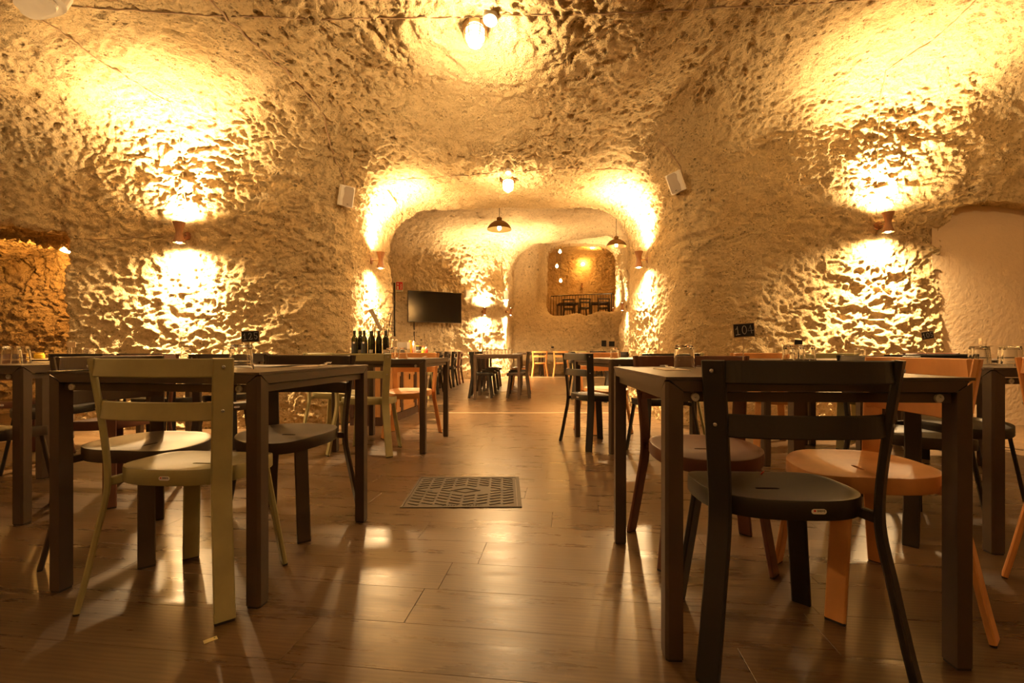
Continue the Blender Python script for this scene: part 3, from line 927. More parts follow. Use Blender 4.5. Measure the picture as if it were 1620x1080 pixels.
def placemat(x, y, rz, label, w=0.30, d=0.20):
    b = MB(); n = 10; V = []
    for i in range(n + 1):
        u = -w / 2 + w * i / n; zz = 0.0006 + 0.004 * max(0, (abs(i / n - 0.5) - 0.32)) / 0.18
        V += [(u, -d / 2, zz), (u, d / 2, zz), (u, -d / 2, zz + 0.0006), (u, d / 2, zz + 0.0006)]
    Fc = []
    for i in range(n):
        a, c = i * 4, (i + 1) * 4
        Fc += [(a, c, c + 1, a + 1), (a + 2, a + 3, c + 3, c + 2), (a, a + 2, c + 2, c), (a + 1, c + 1, c + 3, a + 3)]
    Fc += [(0, 1, 3, 2), (n * 4, n * 4 + 2, n * 4 + 3, n * 4 + 1)]
    b.add(V, Fc); o = b.obj('paper_placemat', M['paper'], None, True, (x, y, 0.7502)); o.rotation_euler = (0, 0, rz)
    tag(o, label, 'placemat', 'paper placemats')
placemat(-1.10, 2.02, -0.12, 'pale blue paper placemat on the table with sign 125', 0.29, 0.20)
placemat(-1.42, 1.70, 1.45, 'pale blue paper placemat at the brown chair of the table with sign 125')
placemat(0.91, 1.875, 0.0, 'pale blue paper placemat on the table with sign 104', 0.25, 0.15)
placemat(1.02, 1.50, 1.55, 'pale blue paper placemat at the orange chair of the table with sign 104')
placemat(-2.55, 2.62, 1.5, 'pale blue paper placemat on the table before the alcove')
placemat(2.12, 2.42, 0.0, 'pale blue paper placemat on the table with four tumblers')
def fork(x, y, rz, label, knife=False, napk=True):
    b = MB(); L = 0.19
    path = catmull([(0, 0, 0.003), (0.06, 0, 0.006), (0.12, 0, 0.004), (0.145, 0, 0.009)], 4)
    up = Vector((0, 0, 1)); w = [Vector((0, 1, 0))] * len(path)
    b.band(path, w, [up] * len(path), 0.010, 0.002, 0.0005)
    if knife: b.band([Vector((0.14, 0, 0.008)), Vector((0.22, 0, 0.005))], [Vector((0, 1, 0))] * 2, [up] * 2, 0.016, 0.0016, 0.0004)
    else:
        b.band([Vector((0.143, 0, 0.009)), Vector((0.158, 0, 0.010))], [Vector((0, 1, 0))] * 2, [up] * 2, 0.024, 0.0018, 0.0005)
        for k in range(4):
            yy = -0.0095 + 0.0063 * k
            b.band([Vector((0.157, yy, 0.010)), Vector((0.178, yy, 0.008)), Vector((0.198, yy, 0.013))], [Vector((0, 1, 0))] * 3, [up] * 3, 0.003, 0.0016, 0.0004)
    o = b.obj('table_knife' if knife else 'fork', M['steel'], None, False, (x, y, 0.7537 if napk else 0.7512)); o.rotation_euler = (0, 0, rz)
    tag(o, label, 'knife' if knife else 'fork', 'cutlery on the tables')
def napkin(x, y, rz, label):
    b = MB(); b.box(-0.085, 0.085, -0.045, 0.045, 0, 0.0012); b.box(-0.083, 0.084, -0.043, 0.044, 0.0016, 0.0030)
    o = b.obj('paper_napkin', M['napkin'], None, False, (x, y, 0.7502)); o.rotation_euler = (0, 0, rz); tag(o, label, 'napkin', 'paper napkins')
napkin(-0.865, 1.98, 1.4, 'folded tan paper napkin under the fork on the table with sign 125')
fork(-0.80, 1.90, 1.75, 'steel fork lying on the napkin of the table with sign 125')
napkin(0.575, 1.655, 1.5, 'folded tan paper napkin on the table with sign 104')
fork(0.575, 1.62, 1.45, 'steel knife lying on the table with sign 104', True)
napkin(-2.42, 2.42, 0.4, 'folded tan paper napkin on the table before the alcove')
fork(-0.80, 4.10, 1.6, 'steel fork on the table in front of the wooden cabinet')
b = MB(); b.lathe([(0.03, 0), (0.034, 0.004), (0.034, 0.035), (0.028, 0.04)], 18); b.lathe([(0.029, 0.041), (0.029, 0.05)], 18)
tag(b.obj('candle_jar', M['sauce_yellow'], None, True, (-3.92, 3.80, 0.7502), 40), 'small yellow jar beside the blank pale card', 'jar')
# orange twist of litter on the black chair's seat and card scrap on the floor
b = MB(); b.tube([(0, 0, 0.004), (0.006, 0.004, 0.008), (0.013, 0.006, 0.012)], [0.002, 0.0026, 0.0018], 6)
tag(b.obj('plastic_clip', M['sauce_red'], None, True, (0.787, 1.448, 0.4245)), 'tiny red plastic clip on the seat of the black chair with the sign 104 table', 'clip')
fx, fy = at_floor(333, 1012.5)
b = MB(); b.box(-0.0165, 0.0165, -0.009, 0.009, 0, 0.0016)
scrap = b.obj('card_scrap', plain('yellow_card', (0.72, 0.62, 0.30), 0.6), None, False, (fx, fy, 0.0003)); scrap.rotation_euler = (0, 0, 0.75)
tag(scrap, 'small yellow card tag lying on the wooden floor', 'tag')
b = MB(); b.lathe([(0.0022, 0.0017), (0.0022, 0.0021)], 8, True, True, (0.010, 0.002, 0)); b.obj('printed_dot', plain('green_print', (0.05, 0.16, 0.03), 0.6), scrap)

# ------------------------------------------------------------------ manhole cover
mh = thing('access_cover', 'square cast iron access cover with herringbone tread in the wooden floor', 'manhole cover', (-0.270, 2.672, 0.0), math.radians(0.8))
WX, WY = 0.318, 0.285
b = MB()
for x0, x1, y0, y1 in ((-WX, WX, -WY, -WY + 0.012), (-WX, WX, WY - 0.012, WY), (-WX, -WX + 0.012, -WY + 0.012, WY - 0.012), (WX - 0.022, WX, -WY + 0.012, WY - 0.012)):
    b.box(x0, x1, y0, y1, 0.0, 0.0045)
b.obj('cover_frame', M['iron'], mh)
b = MB(); b.box(-WX + 0.015, WX - 0.025, -WY + 0.015, WY - 0.015, 0.0, 0.003); plate_o = b.obj('cover_plate', M['iron'], mh)
b = MB(); b.box(-0.030, 0.030, -0.0065, 0.0065, 0.0028, 0.0065)
bar = b.mesh('tread_bar', M['iron'])
nb_ = 0
for i in range(8):
    for j in range(11):
        x = -0.262 + i * 0.0745 * 0.97; y = -0.235 + j * 0.047
        if abs(x) < 0.10 and abs(y) < 0.055: continue
        if (abs(abs(x) - 0.205) < 0.03 and abs(y) < 0.03): continue
        sgn = -1 if (x > 0) == (y > 0) else 1
        o = put('tread_bar', bar, plate_o, (x + 0.003, y + (0.012 if i % 2 else 0), 0)); o.rotation_euler = (0, 0, sgn * 0.42)
b = MB(); P = [(-0.085, 0), (0, 0.045), (0.085, 0), (0, -0.045)]; Q = [(p[0] * 0.86, p[1] * 0.86) for p in P]
b.add([(p[0], p[1], 0.0028) for p in P] + [(p[0], p[1], 0.0065) for p in P] + [(p[0], p[1], 0.0065) for p in Q] + [(p[0], p[1], 0.0028) for p in Q],
      sum([[(i, (i + 1) % 4, 4 + (i + 1) % 4, 4 + i), (4 + i, 4 + (i + 1) % 4, 8 + (i + 1) % 4, 8 + i), (8 + i, 8 + (i + 1) % 4, 12 + (i + 1) % 4, 12 + i)] for i in range(4)], []))
b.obj('centre_lozenge', M['iron'], plate_o)
for s in (-1, 1):
    b = MB(); b.lathe([(0.013, 0.0031), (0.013, 0.0036)], 16, True, True, (s * 0.205, 0, 0)); b.box(s * 0.205 - 0.02, s * 0.205 + 0.004, -0.004, 0.004, 0.0031, 0.0035)
    b.obj('lifting_hole', M['cap'], plate_o)
b = MB()
for k in range(14):
    if k in (6, 7): continue
    x = -0.10 + k * 0.0145
    b.box(x, x + 0.002, -0.262, -0.249, 0.0028, 0.0050); b.box(x, x + 0.007, -0.262 + 0.011 * (k % 2), -0.2595 + 0.011 * (k % 2), 0.0028, 0.0050); b.box(x + 0.005, x + 0.007, -0.258, -0.252, 0.0028, 0.005)
b.obj('cast_lettering', M['iron'], plate_o)

# ------------------------------------------------------------------ lamps
def light(name, kind, loc, energy, col, parent, size=0.03, rot=None, spot=None, blend=0.5):
    d = bpy.data.lights.new(name, kind); d.energy = energy; d.color = col
    d.shadow_soft_size = size
    if kind == 'SPOT': d.spot_size = math.radians(spot); d.spot_blend = blend
    o = bpy.data.objects.new(name, d); COL.objects.link(o); o.parent = parent; o.location = loc
    if rot: o.rotation_euler = rot
    return o

SC = {}
def sconce_parts():
    b = MB(); out_ = [(0.056, 0.105), (0.050, 0.085), (0.040, 0.055), (0.031, 0.022), (0.029, 0.0), (0.031, -0.022), (0.039, -0.055), (0.048, -0.085), (0.054, -0.105)]
    inn = [(r - 0.004, z) for r, z in out_]
    prof = out_ + [(inn[-1][0], inn[-1][1]), (0.036, -0.062), (0.0, -0.060)]
    b.lathe(prof, 28, False, False)
    b.lathe([(0.0, 0.060), (0.036, 0.062), (inn[0][0], inn[0][1]), (out_[0][0], out_[0][1])], 28, False, False)
    SC['body'] = b.mesh('shade_body', M['sconce_wood'], True, 50)
    for s, nm in ((1, 'up'), (-1, 'down')):
        b = MB(); b.lathe([(0.0, s * 0.062), (0.022, s * 0.066), (0.030, s * 0.080), (0.028, s * 0.098), (0.015, s * 0.110), (0.0, s * 0.114)], 18, False, False)
        SC[nm] = b.mesh('bulb', M['bulb'], True)
sconce_parts()
def sconce(loc, nrm, label, power=P_SCONCE, col=WARM, off=0.135, lit=True, spot=134, blend=1.0, up=0.8):
    nrm = Vector((nrm.x, nrm.y, 0)).normalized()
    rz = math.atan2(nrm.x, -nrm.y)           # local -y points away from the wall
    t = thing('wall_sconce', label, 'wall lamp', loc, rz)
    b = MB(); b.lathe([(0.0, 0.0), (0.044, 0.0), (0.044, 0.012), (0.036, 0.018), (0.0, 0.018)], 24, False, False); b.xf(Matrix.Translation((0, 0.03, 0)) @ Matrix.Rotation(math.pi / 2, 4, 'X'))
    b.lathe([(0.040, -0.03), (0.040, 0.08)], 20); 
    b2 = MB(); b2.lathe([(0.0, -0.05), (0.044, -0.05), (0.044, 0.012), (0.036, 0.018), (0.0, 0.018)], 24, False, False); b2.xf(Matrix.Rotation(math.pi / 2, 4, 'X'))
    b2.obj('wall_plate', M['sconce_wood'], t, True, None, 40)
    b = MB(); b.tube([(0, -0.015, 0), (0, -off + 0.028, 0)], 0.006, 10); b.obj('arm', M['brass'], t)
    put('shade_body', SC['body'], t, (0, -off, 0))
    if lit:
        for nm, s in (('up', 1), ('down', -1)):
            put('bulb', SC[nm], t, (0, -off, 0))
            for q, sp, bl in ((0.64, 92, 0.9), (0.42, 170, 1.0)):
                light('sconce_beam', 'SPOT', (0, -off, s * 0.120), power * q * (up if s > 0 else 1), col, t, 0.035, (math.pi if s > 0 else 0, 0, 0), sp, bl)
    return t

def on_wall(px, py):
    loc, n = ray(px, py); return loc, n
loc, n = ray(296, 373); sconce(loc + Vector((0, 0, 0)), Vector((0.1, -1, 0)), 'hourglass wooden wall lamp on the rock wall between alcove and passage')
loc, n = ray(1389, 357); sconce(loc, Vector((0.0, -1, 0)), 'hourglass wooden wall lamp on the rock wall beside the plaster panel')
for sgn, zz, lab in ((-1, 1.99, 'hourglass wooden wall lamp inside the passage above the bottles'), (1, 2.0, 'hourglass wooden wall lamp inside the passage facing the bottles')):
    loc, n = cast(Vector((0, 5.98, zz)), Vector((sgn, 0, 0))); sconce(loc, Vector((-sgn, -0.15, 0)), lab, P_SCONCE * 0.9)
loc, n = ray(764, 493); sconce(loc, Vector((0.45, -0.9, 0)), 'hourglass wall lamp on the oblique rock right beside the television', P_SCONCE * 1.0)
loc, n = ray(801, 493); sconce(loc, Vector((0.95, -0.3, 0)), 'hourglass wall lamp in the far corner next to the gallery wall', P_SCONCE * 1.1)
loc, n = ray(970, 492); sconce(loc, Vector((-0.3, -1, 0)), 'hourglass wall lamp at the foot of the gallery opening', P_SCONCE * 0.8)
# out-of-view wall lamps; those around the viewer are added as fill light
for (ox, oy), d, lab in (((0, 0.4), (-1, 0), 'unseen hourglass fill lamp added on the side rock wall left of the viewer'), ((0, 0.4), (1, 0), 'unseen hourglass fill lamp added on the side rock wall right of the viewer'),
                         ((-2.4, 0), (0, -1), 'unseen hourglass fill lamp added on the rock behind the viewer, alcove side'), ((2.4, 0), (0, -1), 'unseen hourglass fill lamp added on the rock behind the viewer, plaster side'),
                         ((0, 9.0), (-1, 0), 'hourglass wall lamp on the side wall of the second hall, television side'), ((0, 9.6), (1, 0), 'hourglass wall lamp on the side wall of the second hall, gallery side'),
                         ((0, 12.9), (1, 0), 'hourglass wall lamp on the pier of the second hall')):
    loc, n = cast(Vector((ox, oy, 2.05)), Vector((d[0], d[1], 0))); sconce(loc, Vector((-d[0], -d[1], 0)), lab, P_SCONCE * (0.12 if oy < 3 else 0.2))

def cage_lamp(loc, nrm, label, power, scale=1.0):
    t = thing('caged_ceiling_lamp', label, 'ceiling lamp', loc)
    t.rotation_euler = (Vector(nrm) * -1).to_track_quat('Z', 'Y').to_euler(); t.scale = (scale,) * 3
    b = MB(); b.lathe([(0.0, 0.03), (0.088, 0.03), (0.088, -0.022), (0.070, -0.030), (0.0, -0.030)], 28, False, False); b.obj('base', M['brass'], t, True, None, 40)
    b = MB(); b.lathe([(0.064, -0.028), (0.066, -0.060), (0.064, -0.105), (0.052, -0.138), (0.028, -0.154), (0.0, -0.158)], 28, False, False); b.obj('globe', M['globe'], t, True)
    for k in range(6):
        a = k * math.pi / 3; b = MB()
        b.tube(catmull([(0.082 * math.cos(a), 0.082 * math.sin(a), -0.02), (0.078 * math.cos(a), 0.078 * math.sin(a), -0.09), (0.062 * math.cos(a), 0.062 * math.sin(a), -0.140), (0.0, 0.0, -0.170)], 4), 0.0032, 6)
        b.obj('cage_bar', M['brass'], t, True)
    for z, r in ((-0.065, 0.080), (-0.112, 0.074)):
        b = MB(); b.tube([(r * math.cos(k * math.pi / 12), r * math.sin(k * math.pi / 12), z) for k in range(25)], 0.003, 6); b.obj('cage_ring', M['brass'], t, True)
    light('globe_light', 'POINT', (0, 0, -0.21), power, WARM, t, 0.05)
    return t
def junction_box(loc, nrm, label, r=0.038):
    b = MB(); b.lathe([(r, 0.03), (r, -0.035), (r * 0.9, -0.045), (0.0, -0.045)], 22, False, False)
    o = b.obj('junction_box', M['white_plastic'], None, True, loc, 40); o.rotation_euler = (Vector(nrm) * -1).to_track_quat('Z', 'Y').to_euler()
    b = MB(); b.lathe([(0.003, -0.0452), (0.003, -0.047)], 8, True, True, (0.006, 0, 0)); b.obj('screw', M['cap'], o)
    return tag(o, label, 'junction box', 'junction boxes')
DN = Vector((0, -0.15, -1)).normalized()
loc, n = ray(752, 42); cage_lamp(loc, Vector((0, -0.25, -1)).normalized(), 'lit caged lamp on the rock ceiling of the front hall', P_CEIL * 1.4, 1.12)
L1 = loc
loc, n = ray(776, 26); junction_box(loc, Vector((0, -0.35, -1)).normalized(), 'round white junction box beside the caged lamp of the front hall', 0.056)
J1 = loc
loc, n = ray(804, 284); cage_lamp(loc, Vector((0, -0.2, -1)).normalized(), 'lit caged lamp on the passage ceiling', P_CEIL * 0.7, 1.0)
loc, n = ray(804, 268); junction_box(loc, Vector((0, -0.3, -1)).normalized(), 'round white junction box on the passage ceiling', 0.036); J2 = loc
for yy, wh in ((-0.6, 'right above the viewer'), (-2.8, 'close to the rear wall')):  # out-of-view ceiling lamps added to fill the foreground
    loc, n = cast(Vector((-0.2, yy, 1.5)), Vector((0, 0, 1))); cage_lamp(loc, Vector((0, 0, -1)), 'unseen caged fill lamp added on the rock ceiling ' + wh, P_CEIL * 0.35, 1.1)
for xx, wh in ((-4.4, 'alcove side'), (4.4, 'plaster side')):  # added lamps above the frame that light the rock facade from the front
    loc, n = cast(Vector((xx, 1.2, 1.5)), Vector((0, 0, 1))); cage_lamp(loc, Vector((0, 0, -1)), 'unseen caged fill lamp added on the rock ceiling above the outer tables, ' + wh, P_CEIL * 1.5, 1.1)

def pendant(x, y, zr, r, label, power=P_PEND):
    t = thing('pendant_lamp', label, 'pendant lamp', (x, y, zr)); k = r / 0.225
    top, n = cast(Vector((x, y, zr + 0.3)), Vector((0, 0, 1))); hh = top.z - zr
    b = MB(); out_ = [(0.225, 0.0), (0.215, 0.03), (0.19, 0.075), (0.15, 0.115), (0.10, 0.145), (0.056, 0.160), (0.050, 0.168), (0.050, 0.215), (0.030, 0.228), (0.0, 0.230)]
    b.lathe([(a * k, z * k) for a, z in out_], 32, False, False); b.obj('shade', M['brass'], t, True, None, 45)
    b = MB(); b.lathe([(a * k, z * k) for a, z in [(0.224, 0.001), (0.210, 0.03), (0.185, 0.072), (0.146, 0.110), (0.097, 0.140), (0.0, 0.150)]], 32, False, False); b.obj('shade_lining', M['brass_in'], t, True)
    b = MB(); b.lathe([(0.0, -0.012), (0.022, -0.006), (0.034, 0.015), (0.036, 0.035), (0.024, 0.07), (0.018, 0.10), (0.018, 0.14)], 18, False, False); b.xf(Matrix.Scale(k, 4)); b.obj('bulb', M['bulb'], t, True)
    b = MB(); b.tube([(0, 0, 0.225 * k), (0, 0, hh + 0.02)], 0.0055, 8); b.obj('cord', M['black_cable'], t)
    b = MB(); b.lathe([(0.04, hh - 0.06), (0.055, hh - 0.02), (0.055, hh + 0.04)], 18); b.obj('ceiling_rose', M['brass'], t, True, None, 40)
    light('pendant_light', 'SPOT', (0, 0, -0.03), power, WARM, t, 0.04, (0, 0, 0), 165, 0.4)
pendant(-0.232, 8.4, 3.03, 0.225, 'dome pendant lamp over the middle row of tables')
pendant(2.32, 10.2, 3.13, 0.225, 'dome pendant lamp hanging before the gallery opening')
pendant(-3.0, 8.2, 3.08, 0.225, 'unseen dome pendant lamp added over the tables of the television wall')  # added for its light, hidden behind the passage wall
# bare bulbs of the gallery
def bare_bulb(px, py, y, label):
    x = (px - CX) / F * y; z = EYE + (HZ - py) / F * y
    t = thing('pendant_bulb', label, 'hanging bulb', (x, y, z), 0, 'bare bulbs in the gallery')
    top, n = cast(Vector((x, y, z + 0.1)), Vector((0, 0, 1))); hh = top.z - z
    b = MB(); b.lathe([(0.0, -0.07), (0.035, -0.06), (0.055, -0.02), (0.055, 0.01), (0.035, 0.06), (0.02, 0.09)], 16, False, True); b.obj('bulb', M['amber_bulb'], t, True)
    b = MB(); b.lathe([(0.022, 0.088), (0.022, 0.15), (0.010, 0.16)], 12); b.obj('lamp_holder', M['brass'], t)
    b = MB(); b.tube([(0, 0, 0.15), (0, 0, hh + 0.02)], 0.006, 6); b.obj('cord', M['black_cable'], t)
    light('bulb_light', 'POINT', (0, -0.09, 0), 16, AMBER, t, 0.04)
for px, py, yy in ((886, 398, 18.6), (881, 421, 18.9), (887, 444, 19.3)): bare_bulb(px, py, yy, 'bare amber bulb hanging in the gallery')
def dome_lamp(loc, nrm, label, power, r=0.10):
    t = thing('bulkhead_lamp', label, 'wall lamp', loc); t.rotation_euler = Vector(nrm).to_track_quat('Z', 'Y').to_euler()
    b = MB(); b.lathe([(r * 1.1, -0.08), (r * 1.1, 0.015), (r, 0.025)], 24, True, True); b.obj('base', M['brass'], t, True, None, 40)
    b = MB(); b.lathe([(r * 0.95, 0.025), (r * 0.85, 0.05), (r * 0.5, 0.07), (0, 0.075)], 24, False, False); b.obj('globe', M['amber_bulb'], t, True)
    light('globe_light', 'POINT', (0, 0, 0.16), power, AMBER, t, 0.06)
loc, n = ray(922, 417); dome_lamp(loc, n, 'lit amber bulkhead lamp on the gallery rock', 45)
loc, n = cast(Vector((3.5, 20.0, 3.0)), Vector((0, 0, 1))); dome_lamp(loc, Vector((0, 0, -1)), 'lit amber bulkhead lamp on the gallery ceiling', 60)
loc, n = cast(Vector((-5.23, 5.42, 1.2)), Vector((0, 0, 1))); dome_lamp(loc, Vector((0, -0.1, -1)), 'lit amber lamp under the roof of the alcove', 60, 0.11)
loc, n = ray(920, 452); sconce(loc, Vector((0, -1, 0)), 'unlit hourglass wall lamp on the gallery rock', lit=False)

# ------------------------------------------------------------------ speakers, cables, boxes
def speaker(px, py, yaw, roll, label):
    loc, n = ray(px, py)
    t = thing('wall_speaker', label, 'speaker', loc + Vector((0, -0.075, 0))); t.rotation_euler = (math.radians(14), roll, yaw)
    w, h, d = 0.082, 0.108, 0.065
    b = MB(); c = 0.02
    b.prism([(-w, -d + c), (-w + c, -d), (w - c, -d), (w, -d + c), (w * 0.8, d), (-w * 0.8, d)], -h, h); b.obj('cabinet', M['white_plastic'], t)
    sg = 1 if px < CX else -1
    P = [(sg * -0.030, -h + 0.006), (sg * (w - 0.016), -h + 0.006), (sg * (w - 0.012), -h + 0.02), (sg * (w - 0.012), h - 0.03), (sg * (w - 0.026), h - 0.008), (sg * -0.018, h - 0.008), (sg * -0.034, h - 0.03), (sg * -0.024, 0.02), (sg * -0.036, -0.04)]
    b = MB(); b.add([(p[0], -d - 0.004, p[1]) for p in P] + [(p[0], -d + 0.002, p[1]) for p in P],
                    [tuple(range(9)), tuple(range(17, 8, -1))] + [(i, 9 + i, 9 + (i + 1) % 9, (i + 1) % 9) for i in range(9)])
    g = b.obj('grille', M['grille'], t)
    b = MB(); b.box(sg * 0.02 - 0.009, sg * 0.02 + 0.009, -d - 0.0055, -d - 0.004, -h + 0.022, -h + 0.028); b.obj('badge', M['cap'], g)
    b = MB(); b.tube([(0, d - 0.02, 0), (0, d + 0.06, 0.02)], 0.012, 10); b.obj('bracket', M['white_plastic'], t)
speaker(551, 314, math.radians(28), math.radians(6), 'white wall speaker on the rock to the television side of the passage')
speaker(1066, 293, math.radians(-30), math.radians(-16), 'white wall speaker on the rock to the plaster side of the passage')
def cable(pix, label, r=0.005, mat='cable', name='cable', lift=0.004, cat='cable', jit=1.5):
    pts = []
    for (x0, y0), (x1, y1) in zip(pix[:-1], pix[1:]):
        n = max(2, int(math.hypot(x1 - x0, y1 - y0) / 14))
        for k in range(n):
            u = k / n; pts.append((x0 + (x1 - x0) * u + random.uniform(-jit, jit), y0 + (y1 - y0) * u + random.uniform(-jit, jit)))
    pts.append(pix[-1])
    P = []
    for px, py in pts:
        loc, n = ray(px, py); P.append(loc + n * lift)
    b = MB(); b.tube(P, r, 6)
    return tag(b.obj(name, M[mat], None, True), label, cat, None)
cable([(112, 9), (300, 22), (510, 30), (700, 27), (770, 27)], 'tan cable across the front ceiling towards the alcove side')
cable([(782, 24), (900, 24), (1100, 14), (1300, 4), (1400, -4)], 'tan cable across the front ceiling towards the plaster side')
cable([(325, -6), (375, 42), (400, 68), (440, 100), (490, 150), (513, 180), (522, 230), (540, 268), (545, 298)], 'tan cable running down the ceiling to the television-side speaker', 0.008, jit=3)
cable([(30, 10), (90, 45), (150, 90), (230, 140), (268, 160), (280, 190), (288, 240), (293, 320), (292, 352)], 'tan cable running down to the wall lamp beside the alcove', 0.005)
cable([(118, 378), (200, 377), (285, 372)], 'thin tan cable from the alcove to the wall lamp', 0.004)
cable([(1545, 0), (1480, 60), (1402, 112), (1393, 150), (1388, 220), (1387, 340)], 'tan cable running down to the wall lamp beside the plaster panel', 0.005)
cable([(625, 284), (700, 280), (770, 273), (800, 271)], 'tan cable on the passage ceiling, television side', 0.005)
cable([(808, 272), (900, 266), (990, 268), (1010, 255)], 'tan cable on the passage ceiling, plaster side', 0.005)
cable([(1040, 222), (1058, 235), (1075, 262), (1082, 285)], 'tan cable at the plaster-side speaker', 0.007, jit=2)
cable([(612, 300), (628, 322), (636, 340)], 'tan cable at the passage edge over the television', 0.008, jit=1)
cable([(624, 447), (624, 480), (624, 532)], 'black vertical conduit beside the fire extinguisher sign', 0.022, 'black_cable', 'conduit', 0.01, 'conduit', 0)
cable([(655, 508), (655, 548)], 'thin black cable under the television', 0.014, 'black_cable', 'cable', 0.01, 'cable', 0)
cable([(763, 500), (763, 556)], 'thin tan cable below the lamp beside the television', 0.014, 'cable', 'cable', 0.01, 'cable', 0)
cable([(802, 500), (802, 556)], 'thin tan cable below the lamp in the far corner', 0.014, 'cable', 'cable', 0.01, 'cable', 0)
# oval white fixture at the ceiling edge
loc, n = ray(64, -3)
t = thing('emergency_light', 'oval white ceiling fitting at the edge of the rock ceiling', 'ceiling light', loc); t.rotation_euler = (Vector((-0.1, -0.4, -1)).normalized() * -1).to_track_quat('Z', 'Y').to_euler()
b = MB(); P = [(0.21 * math.copysign(abs(math.cos(a)) ** 0.6, math.cos(a)), 0.10 * math.copysign(abs(math.sin(a)) ** 0.6, math.sin(a))) for a in [k * math.pi / 16 for k in range(32)]]
b.prism(P, -0.055, 0.04); b.obj('housing', M['white_plastic'], t)
b = MB(); b.prism([(p[0] * 0.72, p[1] * 0.7) for p in P], -0.085, -0.05); b.obj('diffuser', M['white_plastic'], t)

# ------------------------------------------------------------------ television, sign, wall boxes
def wall_frame(px0, py0, px1, py1):
    a, _ = ray(px0, py0); c, _ = ray(px1, py1); return a, c
yawtv = math.atan2(0.60, 1.335)
t = thing('television', 'large black flat television on the oblique rock wall', 'television', (-2.085, 12.40, 1.985), yawtv)
b = MB(); b.box(-0.735, 0.735, -0.035, 0.02, -0.415, 0.415); b.obj('housing', M['tv_frame'], t)
b = MB(); b.box(-0.722, 0.722, -0.0375, -0.0355, -0.398, 0.402); b.obj('screen', M['screen'], t)
b = MB(); b.box(-0.2, 0.2, 0.02, 0.16, -0.15, 0.15); b.obj('wall_bracket', M['tv_frame'], t)
loc, n = ray(631.5, 454)
t = thing('fire_extinguisher_sign', 'red and white fire extinguisher sign on the rock beside the television', 'sign', loc + Vector((0.03, -0.10, 0)), 0.25)
b = MB(); b.box(-0.095, 0.095, -0.006, 0.004, -0.135, 0.135); b.obj('panel', M['sign_pale'], t)
b = MB(); b.box(-0.083, 0.083, -0.008, -0.0065, -0.085, 0.122); r_ = b.obj('red_field', M['sign_red'], t)
b = MB(); b.box(-0.058, -0.022, -0.0095, -0.0085, -0.072, 0.012); b.box(-0.052, -0.028, -0.0095, -0.0085, 0.045, 0.075); b.box(-0.046, -0.034, -0.0095, -0.0085, 0.07, 0.10); b.box(-0.030, -0.012, -0.0095, -0.0085, 0.06, 0.07); b.obj('extinguisher_symbol', M['sign_pale'], r_)
b = MB(); b.tube([(0.03, -0.009, 0.07), (0.048, -0.009, 0.05), (0.034, -0.009, 0.02), (0.05, -0.009, -0.01), (0.03, -0.009, -0.035), (0.046, -0.009, -0.065)], 0.009, 6); b.obj('flame_symbol', M['sign_pale'], r_)
b = MB()
for k in range(7): b.box(-0.08 + k * 0.022, -0.068 + k * 0.022 + (k % 3) * 0.003, -0.0075, -0.0065, -0.120, -0.108)
b.obj('caption', M['black_ink'], t)
def wall_box(px, py, w, h, mat, label, cat='box', name='wall_box', nrm=None, out=0.03):
    loc, n = ray(px, py)
    nrm = Vector(nrm) if nrm else Vector((n.x, n.y, 0)).normalized()
    t = thing(name, label, cat, loc, math.atan2(nrm.x, -nrm.y))
    b = MB(); b.box(-w / 2, w / 2, -out - 0.02, 0.12, -h / 2, h / 2); b.obj('body', M[mat], t)
    b = MB(); b.box(-w * 0.36, w * 0.36, -out - 0.026, -out - 0.02, -h * 0.30, h * 0.36); b.obj('cover', M['white_plastic' if mat == 'white_plastic' else 'tv_frame'], t)
wall_box(738, 465, 0.13, 0.22, 'white_plastic', 'white wall speaker box right of the television', 'speaker', 'speaker_box', (0.45, -0.9, 0), 0.1)
wall_box(800, 468, 0.13, 0.26, 'white_plastic', 'white wall speaker box above the far corner lamp', 'speaker', 'speaker_box', (0.2, -1, 0), 0.1)
wall_box(668, 555, 0.09, 0.07, 'tv_frame', 'black wall socket under the television', 'socket', 'wall_socket', (0.45, -0.9, 0))
wall_box(955, 543, 0.16, 0.20, 'tv_frame', 'dark wall panel below the gallery opening', 'panel', 'control_panel', (0, -1, 0))
wall_box(874, 549, 0.09, 0.05, 'tv_frame', 'black wall socket below the gallery opening', 'socket', 'wall_socket', (0, -1, 0))

# ------------------------------------------------------------------ cabinet and what stands on it
CR = math.radians(-7)
cab = thing('sideboard', 'long wooden sideboard with panelled doors along the passage wall', 'sideboard', (-1.375, 4.95, 0), CR)
CL, CD, CHT = 1.52, 0.40, 0.765                  # local: x -CD..0, y 0..CL ; front looks to +x
b = MB(); b.box(-CD + 0.01, -0.02, 0.02, CL - 0.02, 0.03, CHT - 0.03); b.obj('carcass', M['cab_wood'], cab)
b = MB(); b.box(-CD - 0.015, 0.02, -0.025, CL + 0.025, CHT - 0.03, CHT); b.obj('worktop', M['cab_dark'], cab)
b = MB(); b.box(-CD, -0.005, 0.005, CL - 0.005, 0.0, 0.09); b.obj('plinth', M['cab_dark'], cab)
for x0, x1 in ((-CD, -CD + 0.05), (-CD * 0.5 - 0.025, -CD * 0.5 + 0.025), (-0.05, 0.0)):
    b = MB(); b.box(x0, x1, 0.0, 0.022, 0.09, CHT - 0.03); b.obj('end_stile', M['cab_dark'], cab)
for x0, x1 in ((-CD + 0.052, -CD * 0.5 - 0.027), (-CD * 0.5 + 0.027, -0.052)):
    b = MB(); b.box(x0, x1, 0.009, 0.021, 0.095, CHT - 0.035); b.obj('end_panel', M['cab_wood'], cab)
nd = 3
